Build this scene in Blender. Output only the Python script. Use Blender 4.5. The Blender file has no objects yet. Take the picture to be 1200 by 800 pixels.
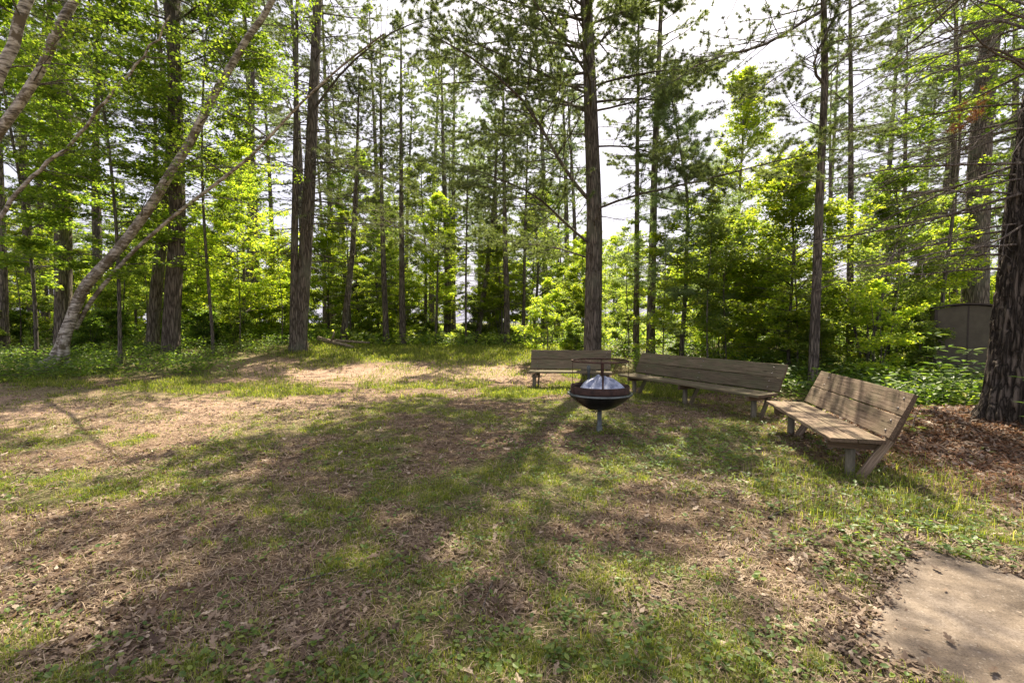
import bpy, math, numpy as np
from math import radians, sin, cos, pi
from mathutils import Vector, Matrix

SC = bpy.context.scene
COL = SC.collection
# ------------------------------------------------------------ camera
FPX, CAM_H, PITCH = 548.0, 1.62, 0.040          # focal in 1200-px units
cam_d = bpy.data.cameras.new("camera"); cam = bpy.data.objects.new("camera", cam_d); COL.objects.link(cam)
cam.location = (0, 0, CAM_H); cam.rotation_euler = (pi/2 - PITCH, 0, 0)
cam_d.sensor_width = 36.0; cam_d.lens = 36.0*FPX/1200.0
cam_d.clip_start = 0.05; cam_d.clip_end = 2000
SC.camera = cam
# ------------------------------------------------------------ sky and sun
SUN_AZ, SUN_EL = 14.0, 55.0                     # azimuth clockwise from +Y
world = bpy.data.worlds.new("World"); SC.world = world; world.use_nodes = True
wn = world.node_tree.nodes; wl = world.node_tree.links
bg = wn.get("Background") or wn.new("ShaderNodeBackground")
sky = wn.new("ShaderNodeTexSky"); sky.sky_type = 'NISHITA'; sky.sun_disc = False
sky.sun_elevation = radians(SUN_EL); sky.sun_rotation = radians(SUN_AZ % 360)
sky.air_density = 1.0; sky.dust_density = 6.0; sky.ozone_density = 1.0
hz = wn.new("ShaderNodeMix"); hz.data_type = 'RGBA'; hz.inputs[0].default_value = .82     # thin bright overcast veil over the blue
hz.inputs[7].default_value = (2.42, 2.32, 2.68, 1); wl.new(sky.outputs[0], hz.inputs[6]); wl.new(hz.outputs[2], bg.inputs[0]); bg.inputs[1].default_value = 0.135
sl = bpy.data.lights.new("sun", 'SUN'); sun = bpy.data.objects.new("sun", sl); COL.objects.link(sun)
sl.energy = 5.0; sl.angle = radians(0.55); sl.color = (1.0, 0.88, 0.69)
sd = Vector((sin(radians(SUN_AZ))*cos(radians(SUN_EL)), cos(radians(SUN_AZ))*cos(radians(SUN_EL)), sin(radians(SUN_EL))))
sun.rotation_euler = sd.to_track_quat('Z', 'Y').to_euler(); sun.location = (10, 30, 45)
SC.view_settings.view_transform = 'Standard'; SC.view_settings.look = 'None'
SC.view_settings.gamma = 1.0; SC.view_settings.use_curve_mapping = False
SC.view_settings.exposure = 1.6
SC.render.engine = 'CYCLES'
cy = SC.cycles
cy.max_bounces = 8; cy.diffuse_bounces = 6; cy.glossy_bounces = 2; cy.transmission_bounces = 5
cy.transparent_max_bounces = 4; cy.sample_clamp_indirect = 6.0
cy.use_denoising = True
cy.caustics_reflective = False; cy.caustics_refractive = False

R = np.random.default_rng(7)
# ------------------------------------------------------------ numeric helpers
_T = np.random.default_rng(99).random((256, 256))
def vnoise(x, y):
    x = np.asarray(x, float); y = np.asarray(y, float)
    xi = np.floor(x).astype(int); yi = np.floor(y).astype(int); fx = x-xi; fy = y-yi
    fx = fx*fx*(3-2*fx); fy = fy*fy*(3-2*fy)
    a = _T[xi & 255, yi & 255]; b = _T[(xi+1) & 255, yi & 255]; c = _T[xi & 255, (yi+1) & 255]; d = _T[(xi+1) & 255, (yi+1) & 255]
    return a*(1-fx)*(1-fy)+b*fx*(1-fy)+c*(1-fx)*fy+d*fx*fy
def fbm(x, y, o=4):
    s = 0; a = .5; t = 0
    for i in range(o):
        s = s+a*vnoise(x*2**i+17.3*i, y*2**i+9.1*i); t += a; a *= .5
    return s/t
def sm(t): t = np.clip(t, 0, 1); return t*t*(3-2*t)
def gz(x, y):
    x = np.asarray(x, float); y = np.asarray(y, float)
    z = .6*sm((y-11)/9) + .35*sm((-x-5)/6)*sm((y-6)/6)
    z = z + .34*np.exp(-(((x-6.7)/1.5)**2+((y-6.2)/1.4)**2))
    z = z + .10*sm((x-4)/3)*sm((y-5)/3)
    z = z + (fbm(x*.35, y*.35, 3)-.5)*.16*sm((np.hypot(x, y)-2.5)/4)*(.25+.75*sm((y-12)/4)) 
    return z
def gz1(x, y): return float(gz(x, y))
cp, sp_ = cos(PITCH), sin(PITCH)
def W(u, v, d):
    a = (u-600)/FPX; b = (400-v)/FPX
    return np.array([a*d, d*(cp+b*sp_), CAM_H+d*(-sp_+b*cp)])
def norm(a): return a/np.maximum(np.linalg.norm(a, axis=-1, keepdims=True), 1e-9)

# ------------------------------------------------------------ mesh helpers
def mesh_np(name, verts, faces_list, mat=None, smooth=False, mats=None, midx=None):
    """faces_list: list of (n,k) int arrays"""
    me = bpy.data.meshes.new(name)
    verts = np.asarray(verts, np.float32).reshape(-1, 3)
    me.vertices.add(len(verts)); me.vertices.foreach_set("co", verts.ravel())
    fl = [np.asarray(f, np.int32) for f in faces_list if len(f)]
    loops = np.concatenate([f.ravel() for f in fl]); tot = np.concatenate([np.full(len(f), f.shape[1], np.int32) for f in fl])
    start = np.concatenate([[0], np.cumsum(tot)[:-1]]).astype(np.int32)
    me.loops.add(len(loops)); me.loops.foreach_set("vertex_index", loops)
    me.polygons.add(len(tot)); me.polygons.foreach_set("loop_start", start); me.polygons.foreach_set("loop_total", tot)
    me.polygons.foreach_set("use_smooth", np.full(len(tot), smooth, bool))
    for m in (mats or ([mat] if mat else [])): me.materials.append(m)
    if midx is not None: me.polygons.foreach_set("material_index", np.asarray(midx, np.int32))
    me.update(calc_edges=True)
    return me
def obj(name, me, parent=None, loc=None):
    o = bpy.data.objects.new(name, me); COL.objects.link(o)
    if parent is not None: o.parent = parent
    if loc is not None: o.location = loc
    return o
def thing(name, label, cat, loc=(0, 0, 0), rz=0, group=None):
    o = bpy.data.objects.new(name, None); COL.objects.link(o); o.location = loc; o.rotation_euler = (0, 0, rz)
    o.empty_display_size = .2
    return tag(o, label, cat, group)
def tag(o, label, cat=None, group=None, kind=None):
    if label: o['label'] = label
    if cat: o['category'] = cat
    if group: o['group'] = group
    if kind: o['kind'] = kind
    return o
def dup(root, loc, rz, sc, label, group):
    r = root.copy(); COL.objects.link(r); r.location = loc; r.rotation_euler = (0, 0, rz); r.scale = (sc, sc, sc)
    tag(r, label, None, group)
    for ch in list(root.children):
        c = ch.copy(); COL.objects.link(c); c.parent = r
    return r

class Acc:
    """collects vertices and faces"""
    def __init__(s): s.v = []; s.f = {3: [], 4: []}; s.n = 0
    def add(s, v, f):
        v = np.asarray(v, float).reshape(-1, 3); f = np.asarray(f)
        s.v.append(v); s.f[f.shape[1]].append(f+s.n); s.n += len(v)
    def add2(s, v, fs):
        v = np.asarray(v, float).reshape(-1, 3); s.v.append(v)
        for f in fs: s.f[f.shape[1]].append(np.asarray(f)+s.n)
        s.n += len(v)
    def mesh(s, name, mat, smooth=False):
        return mesh_np(name, np.concatenate(s.v), [np.concatenate(s.f[k]) for k in (3, 4) if s.f[k]], mat, smooth)

def tubes(acc, P, Rr, S, cap=False):
    """P (N,K,3) paths, Rr (N,K) radii"""
    P = np.asarray(P, float); Rr = np.asarray(Rr, float); N, K, _ = P.shape
    if N == 0: return
    t = np.gradient(P, axis=1); t = norm(t)
    ref = np.where(np.abs(t[:, :1, 2:3]) > .8, np.array([[[1., .1, 0]]]), np.array([[[0, 0.05, 1.]]])); ref = np.broadcast_to(ref, P.shape)
    a = norm(np.cross(t, ref)); b = np.cross(t, a)
    th = np.arange(S)*2*pi/S
    V = P[:, :, None, :]+Rr[:, :, None, None]*(np.cos(th)[None, None, :, None]*a[:, :, None, :]+np.sin(th)[None, None, :, None]*b[:, :, None, :])
    k, s = np.meshgrid(np.arange(K-1), np.arange(S), indexing='ij'); s2 = (s+1) % S
    q = np.stack([k*S+s, k*S+s2, (k+1)*S+s2, (k+1)*S+s], -1).reshape(-1, 4)
    F = (q[None]+(np.arange(N)*K*S)[:, None, None]).reshape(-1, 4)
    acc.add(V.reshape(-1, 3), F)

def resample(P, K):
    P = np.asarray(P, float); d = np.r_[0, np.cumsum(np.linalg.norm(np.diff(P, axis=0), axis=1))]
    # Catmull-Rom-like smoothing through linear interp + small box smoothing
    t = np.linspace(0, d[-1], K); Q = np.stack([np.interp(t, d, P[:, i]) for i in range(3)], 1)
    for _ in range(max(1, K//12)):
        Q[1:-1] = (Q[:-2]+2*Q[1:-1]+Q[2:])/4
    return Q

def along(P, Rr, i, t):
    """sample points, tangents, radii at parameter t of paths i"""
    K = P.shape[1]; x = np.clip(t*(K-1), 0, K-1.001); k = x.astype(int); f = (x-k)[:, None]
    a = P[i, k]; b = P[i, k+1]
    return a*(1-f)+b*f, norm(b-a), Rr[i, k]*(1-f[:, 0])+Rr[i, k+1]*f[:, 0]
def kids(rng, P, Rr, n, t0, t1, ang, lf, K=4, planar=.35, lift=0., taper=.6, minlen=0, rf=.5, rmin=.0025, wig=.04, end=.55):
    N = P.shape[0]; i = np.repeat(np.arange(N), n)
    j = np.tile(np.arange(n), N)
    t = t0+(t1-t0)*(j+rng.random(N*n))/n
    p, tn, r = along(P, Rr, i, t)
    L = np.linalg.norm(P[:, -1]-P[:, 0], axis=1)[i]
    side = norm(np.cross(tn, np.array([0, 0, 1.])+1e-3)); up = np.cross(side, tn)
    sg = np.where(j % 2 == 0, 1., -1.)
    ph = rng.normal(0, planar, N*n); a = ang*rng.uniform(.75, 1.25, N*n)
    d = np.cos(a)[:, None]*tn+np.sin(a)[:, None]*((sg*np.cos(ph))[:, None]*side+np.sin(ph)[:, None]*up)
    l = np.maximum(lf*L*(1-end*t)*rng.uniform(.55, 1.2, N*n), minlen)
    s = np.linspace(0, 1, K)[None, :, None]
    Q = p[:, None, :]+l[:, None, None]*(s*d[:, None, :])
    Q[..., 2] += (l*lift)[:, None]*(s[..., 0]**2)
    Q += rng.normal(0, wig, Q.shape)*l[:, None, None]*s
    r0 = np.maximum(r*rf, rmin)
    Rk = r0[:, None]*(1-taper*np.linspace(0, 1, K)[None])
    return Q, Rk
def needle_tufts(acc, rng, p, ax, n, ln, w):
    M = len(p); D = norm(ax[:, None, :]*.55+norm(rng.normal(size=(M, n, 3)))*.8+np.array([0, 0, .12]))
    l = ln*rng.uniform(.7, 1.15, (M, n, 1)); sd = norm(np.cross(D, rng.normal(size=(M, n, 3))))*w
    b = p[:, None, :]+D*.004
    V = np.stack([b-sd*.5, b+sd*.5, b+D*l], 2).reshape(-1, 3)
    acc.add(V, np.arange(len(V)).reshape(-1, 3))
def rotm(nrm, head):
    """frames: z=nrm, x from head angle"""
    ref = np.stack([np.cos(head), np.sin(head), np.zeros_like(head)], -1)
    y = norm(np.cross(nrm, ref)); x = np.cross(y, nrm)
    return np.stack([x, y, nrm], -1)          # columns
def place(acc, tv, tf, pos, M, sc):
    """tv (m,3) template, pos (N,3), M (N,3,3), sc (N,) or (N,3)"""
    sc = np.asarray(sc); sc = sc[:, None] if sc.ndim == 1 else sc
    V = np.einsum('nij,nmj->nmi', M, tv[None]*sc[:, None, :])+pos[:, None, :]
    N, m = len(pos), len(tv); off = (np.arange(N)*m)[:, None, None]
    acc.add2(V.reshape(-1, 3), [(f[None]+off).reshape(-1, f.shape[1]) for f in tf])
LEAF_V = np.array([[0, 0, 0], [.45, .36, .10], [1, 0, -.06], [.45, -.36, .10]]); LEAF_F = [np.array([[0, 1, 2], [0, 2, 3]][::-1])]
MAPLE_V = np.array([[0, 0, 0], [.1, .34, .03], [.42, .5, .05], [.5, .22, .04], [1, 0, -.08], [.5, -.22, .04], [.42, -.5, .05], [.1, -.34, .03]])
MAPLE_F = [np.array([[0, 1, 2], [0, 2, 3], [0, 3, 4], [0, 4, 5], [0, 5, 6], [0, 6, 7]])]
def leaves(acc, rng, p, n, size, spread, tilt=.55, tmpl=(LEAF_V, LEAF_F)):
    q = np.repeat(p, n, axis=0); N = len(q)
    q = q+rng.normal(0, spread, (N, 3))*np.array([1, 1, .6])
    nr = norm(np.stack([rng.normal(0, tilt, N), rng.normal(0, tilt, N), np.ones(N)], -1))
    place(acc, tmpl[0], tmpl[1], q, rotm(nr, rng.uniform(0, 2*pi, N)), size*rng.uniform(.6, 1.2, N))

# ------------------------------------------------------------ materials
def nt(name):
    m = bpy.data.materials.new(name); m.use_nodes = True; t = m.node_tree; t.nodes.clear()
    out = t.nodes.new('ShaderNodeOutputMaterial'); return m, t, out
def N_(t, typ, **kw):
    n = t.nodes.new(typ)
    for k, v in kw.items():
        if k.startswith('i_'):
            key = k[2:]; key = int(key) if key.isdigit() else key.replace('_', ' '); n.inputs[key].default_value = v
        else: setattr(n, k, v)
    return n
def ramp(t, src, stops, interp='LINEAR'):
    n = t.nodes.new('ShaderNodeValToRGB'); n.color_ramp.interpolation = interp; e = n.color_ramp.elements
    while len(e) < len(stops): e.new(.5)
    for k, (p, c) in enumerate(stops): e[k].position = p; e[k].color = (*c, 1) if len(c) == 3 else c
    t.links.new(src, n.inputs[0]); return n
def mixc(t, fac, a, b, mode='MIX'):
    n = t.nodes.new('ShaderNodeMix'); n.data_type = 'RGBA'; n.blend_type = mode
    for s, v in ((n.inputs[0], fac), (n.inputs[6], a), (n.inputs[7], b)):
        if hasattr(v, 'links'): t.links.new(v, s)
        else: s.default_value = v if isinstance(v, (int, float)) else (*v, 1)
    return n.outputs[2]
def coords(t, scale=(1, 1, 1), kind='Object'):
    tc = t.nodes.new('ShaderNodeTexCoord'); mp = t.nodes.new('ShaderNodeMapping'); mp.inputs['Scale'].default_value = scale
    t.links.new(tc.outputs[kind], mp.inputs[0]); return mp.outputs[0]
def bsdf(t, out, col, rough=.9, bump=None, bstr=.5, bdist=.02, metal=0, spec=.3):
    b = t.nodes.new('ShaderNodeBsdfPrincipled')
    if hasattr(col, 'links'): t.links.new(col, b.inputs['Base Color'])
    else: b.inputs['Base Color'].default_value = (*col, 1)
    b.inputs['Roughness'].default_value = rough; b.inputs['Metallic'].default_value = metal
    b.inputs['Specular IOR Level'].default_value = spec
    if bump is not None:
        n = t.nodes.new('ShaderNodeBump'); n.inputs['Strength'].default_value = bstr; n.inputs['Distance'].default_value = bdist
        t.links.new(bump, n.inputs['Height']); t.links.new(n.outputs[0], b.inputs['Normal'])
    t.links.new(b.outputs[0], out.inputs[0]); return b
def leafmat(name, stops, trans, tcol, rough=.5, objvar=.25):
    m, t, out = nt(name)
    g = t.nodes.new('ShaderNodeNewGeometry'); oi = t.nodes.new('ShaderNodeObjectInfo')
    r = ramp(t, g.outputs['Random Per Island'], stops)
    hs = t.nodes.new('ShaderNodeHueSaturation'); t.links.new(r.outputs[0], hs.inputs['Color'])
    mr = N_(t, 'ShaderNodeMapRange', i_3=1-objvar, i_4=1+objvar); t.links.new(oi.outputs['Random'], mr.inputs[0]); t.links.new(mr.outputs[0], hs.inputs['Value'])
    d = t.nodes.new('ShaderNodeBsdfPrincipled'); d.inputs['Roughness'].default_value = rough; d.inputs['Specular IOR Level'].default_value = .3
    t.links.new(hs.outputs[0], d.inputs['Base Color'])
    tr = t.nodes.new('ShaderNodeBsdfTranslucent')
    tc = mixc(t, 1.0, hs.outputs[0], tcol, 'MULTIPLY'); t.links.new(tc, tr.inputs[0])
    mx = t.nodes.new('ShaderNodeMixShader'); mx.inputs[0].default_value = trans
    t.links.new(d.outputs[0], mx.inputs[1]); t.links.new(tr.outputs[0], mx.inputs[2]); t.links.new(mx.outputs[0], out.inputs[0])
    return m
def barkmat(name, dark, light, vs=3.0, bd=.03, moss=None, zs=.34):
    m, t, out = nt(name)
    c = coords(t, (vs*3, vs*3, vs*zs))
    n1 = N_(t, 'ShaderNodeTexNoise', i_Scale=2.2, i_Detail=6, i_Roughness=.65); t.links.new(c, n1.inputs['Vector'])
    v = N_(t, 'ShaderNodeTexVoronoi', feature='DISTANCE_TO_EDGE', i_Scale=2.6)
    mx = N_(t, 'ShaderNodeVectorMath', operation='ADD'); t.links.new(c, mx.inputs[0])
    sc = N_(t, 'ShaderNodeVectorMath', operation='SCALE', i_Scale=.55); t.links.new(n1.outputs['Color'], sc.inputs[0]); t.links.new(sc.outputs[0], mx.inputs[1])
    t.links.new(mx.outputs[0], v.inputs['Vector'])
    r = ramp(t, v.outputs[0], [(0, (0, 0, 0)), (.25, (1, 1, 1))])
    h = N_(t, 'ShaderNodeMath', operation='MULTIPLY'); t.links.new(r.outputs[0], h.inputs[0]); t.links.new(n1.outputs[0], h.inputs[1])
    col = ramp(t, h.outputs[0], [(.05, dark), (.6, light)]).outputs[0]
    c2 = coords(t, (.9, .9, .5)); n2 = N_(t, 'ShaderNodeTexNoise', i_Scale=1.7, i_Detail=4); t.links.new(c2, n2.inputs['Vector'])
    f = ramp(t, n2.outputs[0], [(.5, (0, 0, 0)), (.68, (1, 1, 1))])
    if moss: col = mixc(t, f.outputs[0], col, mixc(t, .6, col, moss))
    bsdf(t, out, col, .95, h.outputs[0], .9, bd, spec=.15)
    return m
M = {}
M['bark'] = barkmat('pine_bark', (.055, .046, .037), (.235, .20, .16), 2.6, .03, (.20, .21, .15))
M['bark_deep'] = barkmat('furrowed_bark', (.032, .027, .021), (.17, .14, .11), 2.3, .06, None, .17)
M['bark_red'] = barkmat('red_pine_bark', (.052, .043, .034), (.215, .18, .14), 2.3, .03, (.15, .14, .11))
M['bark_grey'] = barkmat('grey_bark', (.05, .045, .038), (.24, .21, .17), 4, .012, (.13, .16, .10))
M['dead'] = barkmat('dead_twig_bark', (.06, .050, .042), (.24, .205, .17), 6, .006)
# birch
m, t, out = nt('birch_bark'); M['birch'] = m
c = coords(t, (3, 3, 15)); n = N_(t, 'ShaderNodeTexNoise', i_Scale=1.5, i_Detail=5, i_Roughness=.7); t.links.new(c, n.inputs['Vector'])
c2 = coords(t, (1, 1, 1)); n2 = N_(t, 'ShaderNodeTexNoise', i_Scale=3.4, i_Detail=6, i_Roughness=.7); t.links.new(c2, n2.inputs['Vector'])
col = ramp(t, n.outputs[0], [(.37, (.045, .038, .03)), (.46, (.23, .20, .16)), (.60, (.54, .50, .43))]).outputs[0]
f = ramp(t, n2.outputs[0], [(.50, (0, 0, 0)), (.56, (1, 1, 1))]).outputs[0]
col = mixc(t, f, col, (.13, .105, .07))
bsdf(t, out, col, .7, n.outputs[0], .6, .015)
M['needle'] = leafmat('pine_needles', [(0, (.06, .085, .040)), (.6, (.11, .14, .060)), (1, (.19, .21, .085))], .42, (1.9, 2.0, .9), .5)
M['needle_blue'] = leafmat('white_pine_needles', [(0, (.10, .14, .085)), (.6, (.17, .22, .125)), (1, (.27, .32, .18))], .48, (2.0, 2.1, 1.1), .45)
M['needle_rust'] = leafmat('dead_rust_needles', [(0, (.15, .07, .03)), (1, (.30, .15, .06))], .3, (1.4, 1.1, .8))
M['leaf'] = leafmat('maple_leaves', [(0, (.06, .115, .025)), (.5, (.125, .19, .04)), (1, (.21, .27, .06))], .6, (2.4, 2.3, .7))  # deeper, less yellow greens painted for foliage in shade
M['leaf_lime'] = leafmat('backlit_lime_leaves', [(0, (.11, .18, .03)), (.5, (.225, .285, .05)), (1, (.38, .38, .07))], .62, (2.2, 2.3, .7))  # yellower copy of the leaf greens, backlight put into the colour
M['leaf_mid'] = leafmat('young_leaves', [(0, (.08, .14, .035)), (.5, (.165, .225, .065)), (1, (.27, .31, .10))], .62, (2.3, 2.25, .8))
M['weed'] = leafmat('weed_leaves', [(0, (.06, .11, .03)), (.6, (.125, .195, .05)), (1, (.22, .27, .07))], .5, (2.1, 2.2, .7), .45, .05)
M['grass'] = leafmat('grass_blades', [(0, (.09, .12, .025)), (.5, (.16, .20, .04)), (.85, (.26, .275, .07)), (1, (.38, .33, .16))], .5, (1.9, 2.0, .7), .5, 0)
M['duff'] = leafmat('red_pine_duff', [(0, (.12, .05, .025)), (.5, (.26, .125, .06)), (1, (.42, .26, .15))], .15, (1.3, 1.0, .8), .8, 0)
M['straw'] = leafmat('dead_straw', [(0, (.10, .068, .042)), (.5, (.24, .175, .115)), (1, (.44, .35, .24))], .15, (1.3, 1.2, 1), .8, 0)
M['litter'] = leafmat('dry_oak_leaves', [(0, (.055, .034, .022)), (.4, (.14, .095, .064)), (.85, (.25, .185, .13)), (1, (.44, .36, .27))], .18, (1.4, 1.1, .8), .65, 0)
# ground
m, t, out = nt('forest_soil'); M['ground'] = m
c = coords(t, (1, 1, 1))
nb = N_(t, 'ShaderNodeTexNoise', i_Scale=.9, i_Detail=5, i_Roughness=.6); nf = N_(t, 'ShaderNodeTexNoise', i_Scale=34, i_Detail=7, i_Roughness=.75); nm = N_(t, 'ShaderNodeTexNoise', i_Scale=7, i_Detail=5, i_Roughness=.65)
nv = N_(t, 'ShaderNodeTexVoronoi', i_Scale=42)
for q in (nb, nf, nm, nv): t.links.new(c, q.inputs['Vector'])
soil = ramp(t, nf.outputs[0], [(.32, (.030, .019, .012)), (.50, (.085, .054, .034)), (.68, (.24, .16, .105))]).outputs[0]
pale = ramp(t, nf.outputs[0], [(.32, (.12, .075, .050)), (.48, (.33, .225, .16)), (.66, (.52, .385, .29))]).outputs[0]
at = N_(t, 'ShaderNodeAttribute', attribute_name='mask'); sx = N_(t, 'ShaderNodeSeparateColor'); t.links.new(at.outputs['Color'], sx.inputs[0])
f1 = ramp(t, nm.outputs[0], [(.38, (0, 0, 0)), (.62, (1, 1, 1))]).outputs[0]
mm = N_(t, 'ShaderNodeMath', operation='MULTIPLY'); t.links.new(f1, mm.inputs[0]); mm.inputs[1].default_value = .42
ma = N_(t, 'ShaderNodeMath', operation='ADD', use_clamp=True); t.links.new(mm.outputs[0], ma.inputs[0]); t.links.new(sx.outputs[1], ma.inputs[1])
base = mixc(t, ma.outputs[0], soil, pale)
gr = ramp(t, nf.outputs[0], [(.3, (.045, .065, .018)), (.55, (.12, .155, .04)), (.7, (.22, .23, .08))]).outputs[0]
gm = N_(t, 'ShaderNodeMath', operation='MULTIPLY'); t.links.new(sx.outputs[0], gm.inputs[0]); t.links.new(ramp(t, nm.outputs[0], [(.35, (.35,)*3), (.6, (1, 1, 1))]).outputs[0], gm.inputs[1])
base = mixc(t, gm.outputs[0], base, gr)
red = ramp(t, nv.outputs['Color'], [(.2, (.06, .03, .018)), (.8, (.28, .15, .09))]).outputs[0]
base = mixc(t, sx.outputs[2], base, red)
hb = N_(t, 'ShaderNodeMath', operation='ADD'); t.links.new(nf.outputs[0], hb.inputs[0]); t.links.new(nm.outputs[0], hb.inputs[1])
bsdf(t, out, base, .97, hb.outputs[0], .9, .03, spec=.1)
# concrete
m, t, out = nt('worn_concrete'); M['concrete'] = m
c = coords(t); a = N_(t, 'ShaderNodeTexNoise', i_Scale=2.2, i_Detail=6, i_Roughness=.6); b = N_(t, 'ShaderNodeTexNoise', i_Scale=150, i_Detail=3); d = N_(t, 'ShaderNodeTexVoronoi', i_Scale=95)
e_ = N_(t, 'ShaderNodeTexNoise', i_Scale=19, i_Detail=6, i_Roughness=.75)
for q in (a, b, d, e_): t.links.new(c, q.inputs['Vector'])
cc = ramp(t, a.outputs[0], [(.3, (.12, .092, .066)), (.5, (.19, .15, .112)), (.7, (.27, .22, .17))]).outputs[0]
cc = mixc(t, .75, cc, ramp(t, b.outputs[0], [(.3, (.35,)*3), (.5, (.9,)*3), (.7, (1, 1, 1))]).outputs[0], 'MULTIPLY')
cc = mixc(t, .6, cc, ramp(t, e_.outputs[0], [(.35, (.45, .42, .38)), (.55, (1, 1, 1))]).outputs[0], 'MULTIPLY')
cc = mixc(t, ramp(t, d.outputs['Color'], [(.82, (0, 0, 0)), (.92, (.22,)*3)]).outputs[0], cc, (.52, .47, .40))
bsdf(t, out, cc, .9, b.outputs[0], .5, .004)
# weathered wood
def woodmat(name, dark, mid, light, green=.3):
    m, t, out = nt(name)
    oi = t.nodes.new('ShaderNodeObjectInfo')
    tc = t.nodes.new('ShaderNodeTexCoord'); ad = N_(t, 'ShaderNodeVectorMath', operation='ADD'); t.links.new(tc.outputs['Object'], ad.inputs[0])
    rv = N_(t, 'ShaderNodeMath', operation='MULTIPLY', i_1=31.0); t.links.new(oi.outputs['Random'], rv.inputs[0]); t.links.new(rv.outputs[0], ad.inputs[1])
    mp = N_(t, 'ShaderNodeMapping'); mp.inputs['Scale'].default_value = (1.2, 28, 28); t.links.new(ad.outputs[0], mp.inputs[0])
    n = N_(t, 'ShaderNodeTexNoise', i_Scale=2.4, i_Detail=6, i_Roughness=.7, i_Distortion=.5); t.links.new(mp.outputs[0], n.inputs['Vector'])
    mp2 = N_(t, 'ShaderNodeMapping'); mp2.inputs['Scale'].default_value = (2.2, 5, 5); t.links.new(ad.outputs[0], mp2.inputs[0])
    k = N_(t, 'ShaderNodeTexNoise', i_Scale=1.6, i_Detail=4); t.links.new(mp2.outputs[0], k.inputs['Vector'])
    col = ramp(t, n.outputs[0], [(.32, dark), (.5, mid), (.7, light)]).outputs[0]
    g = ramp(t, k.outputs[0], [(.42, (0, 0, 0)), (.66, (green,)*3)]).outputs[0]
    col = mixc(t, g, col, (.11, .115, .06))
    kn = N_(t, 'ShaderNodeTexVoronoi', i_Scale=1.5); mp3 = N_(t, 'ShaderNodeMapping'); mp3.inputs['Scale'].default_value = (1.6, 6, 6); t.links.new(ad.outputs[0], mp3.inputs[0]); t.links.new(mp3.outputs[0], kn.inputs['Vector'])
    kk = ramp(t, kn.outputs[0], [(.05, (1, 1, 1)), (.12, (0, 0, 0))]).outputs[0]
    col = mixc(t, kk, col, dark)
    mv = N_(t, 'ShaderNodeMapRange', i_3=.78, i_4=1.2); t.links.new(oi.outputs['Random'], mv.inputs[0])
    hs = N_(t, 'ShaderNodeHueSaturation'); t.links.new(col, hs.inputs['Color']); t.links.new(mv.outputs[0], hs.inputs['Value'])
    bsdf(t, out, hs.outputs[0], .88, n.outputs[0], .7, .006, spec=.2)
    return m
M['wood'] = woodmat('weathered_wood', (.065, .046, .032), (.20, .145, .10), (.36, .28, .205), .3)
M['wood_moss_shade'] = woodmat('mossy_shaded_wood', (.045, .034, .022), (.135, .108, .068), (.25, .20, .135), .6)  # greener wood, its colours also darkened for the bench in shade
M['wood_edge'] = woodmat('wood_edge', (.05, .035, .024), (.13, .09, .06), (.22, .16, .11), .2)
def metal(name, a, b, sc, rough, met, rlo=.35, rhi=.65, bd=.003):
    m, t, out = nt(name); c = coords(t); n = N_(t, 'ShaderNodeTexNoise', i_Scale=sc, i_Detail=6, i_Roughness=.7); t.links.new(c, n.inputs['Vector'])
    bsdf(t, out, ramp(t, n.outputs[0], [(rlo, a), (rhi, b)]).outputs[0], rough, n.outputs[0], .5, bd, met, .4); return m
M['rust'] = metal('rusted_steel', (.024, .015, .012), (.075, .040, .029), 14, .85, .25)
M['rust_dark'] = metal('dark_rusted_steel', (.022, .014, .011), (.10, .045, .028), 20, .7, .4)
M['bowl'] = metal('scorched_bowl_steel', (.012, .013, .018), (.045, .046, .058), 9, .34, .7)
M['galv'] = metal('galvanized_steel', (.07, .08, .075), (.17, .19, .18), 8, .5, .5)
M['bolt'] = metal('bolt_steel', (.16, .13, .11), (.34, .32, .30), 60, .5, .7)
M['plastic'] = metal('blue_grey_plastic', (.10, .125, .20), (.40, .44, .55), 11, .5, .0)
M['shed'] = metal('brown_panel', (.075, .064, .042), (.12, .104, .070), 5, .7, .0, .3, .7, .002)
M['shed_trim'] = metal('brown_trim', (.035, .026, .020), (.06, .045, .034), 7, .6, .0)
M['shed_dark'] = metal('vent_dark', (.01, .01, .01), (.02, .02, .018), 7, .8, .0)
M['logwood'] = barkmat('bare_log_wood', (.17, .13, .09), (.42, .35, .26), 3, .01)

# ------------------------------------------------------------ ground masks
def track_and_sun(x, y):           # pale worn track across the left and middle; the nearer band paints sunlit ground paler
    yc = 14.0+.55*np.sin(x*.35)+.02*x
    a = np.exp(-((y-yc)/1.7)**2)*sm((1.8-x)/2.5)
    b = np.exp(-((y-(9.2+.12*x))/2.0)**2)*sm((-1.5-x)/3)
    return np.clip(a+.85*b, 0, 1)
def grassm(x, y):
    n = fbm(x*1.1+3, y*1.1+8, 4)
    g = .06+sm((n-.43)/.12)*.84
    g = g*(1-.75*track_and_sun(x, y))
    lawn = sm((y-15.0)/1.2)*sm((x+9)/2)*sm((4.5-x)/2); g = np.maximum(g, lawn)
    strip = np.exp(-((x-2.5-.25*(y-3.2))/.6)**2)*sm((6-y)/1.5); g = np.maximum(g, strip*sm((n-.35)/.15))
    g = np.maximum(g, .75*sm((fbm(x*.8+40, y*.8, 3)-.42)/.15)*np.exp(-((x-2.3)/1.6)**2-((y-6.)/1.6)**2))
    g = g*(1-.9*sm((x-4.6)/.8)*sm((7.8-y)/.8)*sm((y-3.2)/.4))
    ll = sm((-x-1.0)/2)*sm((4.6-y)/1.5); g = g*(1-.45*ll)
    return np.clip(g, 0, 1)
PADA = 1.62
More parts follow.
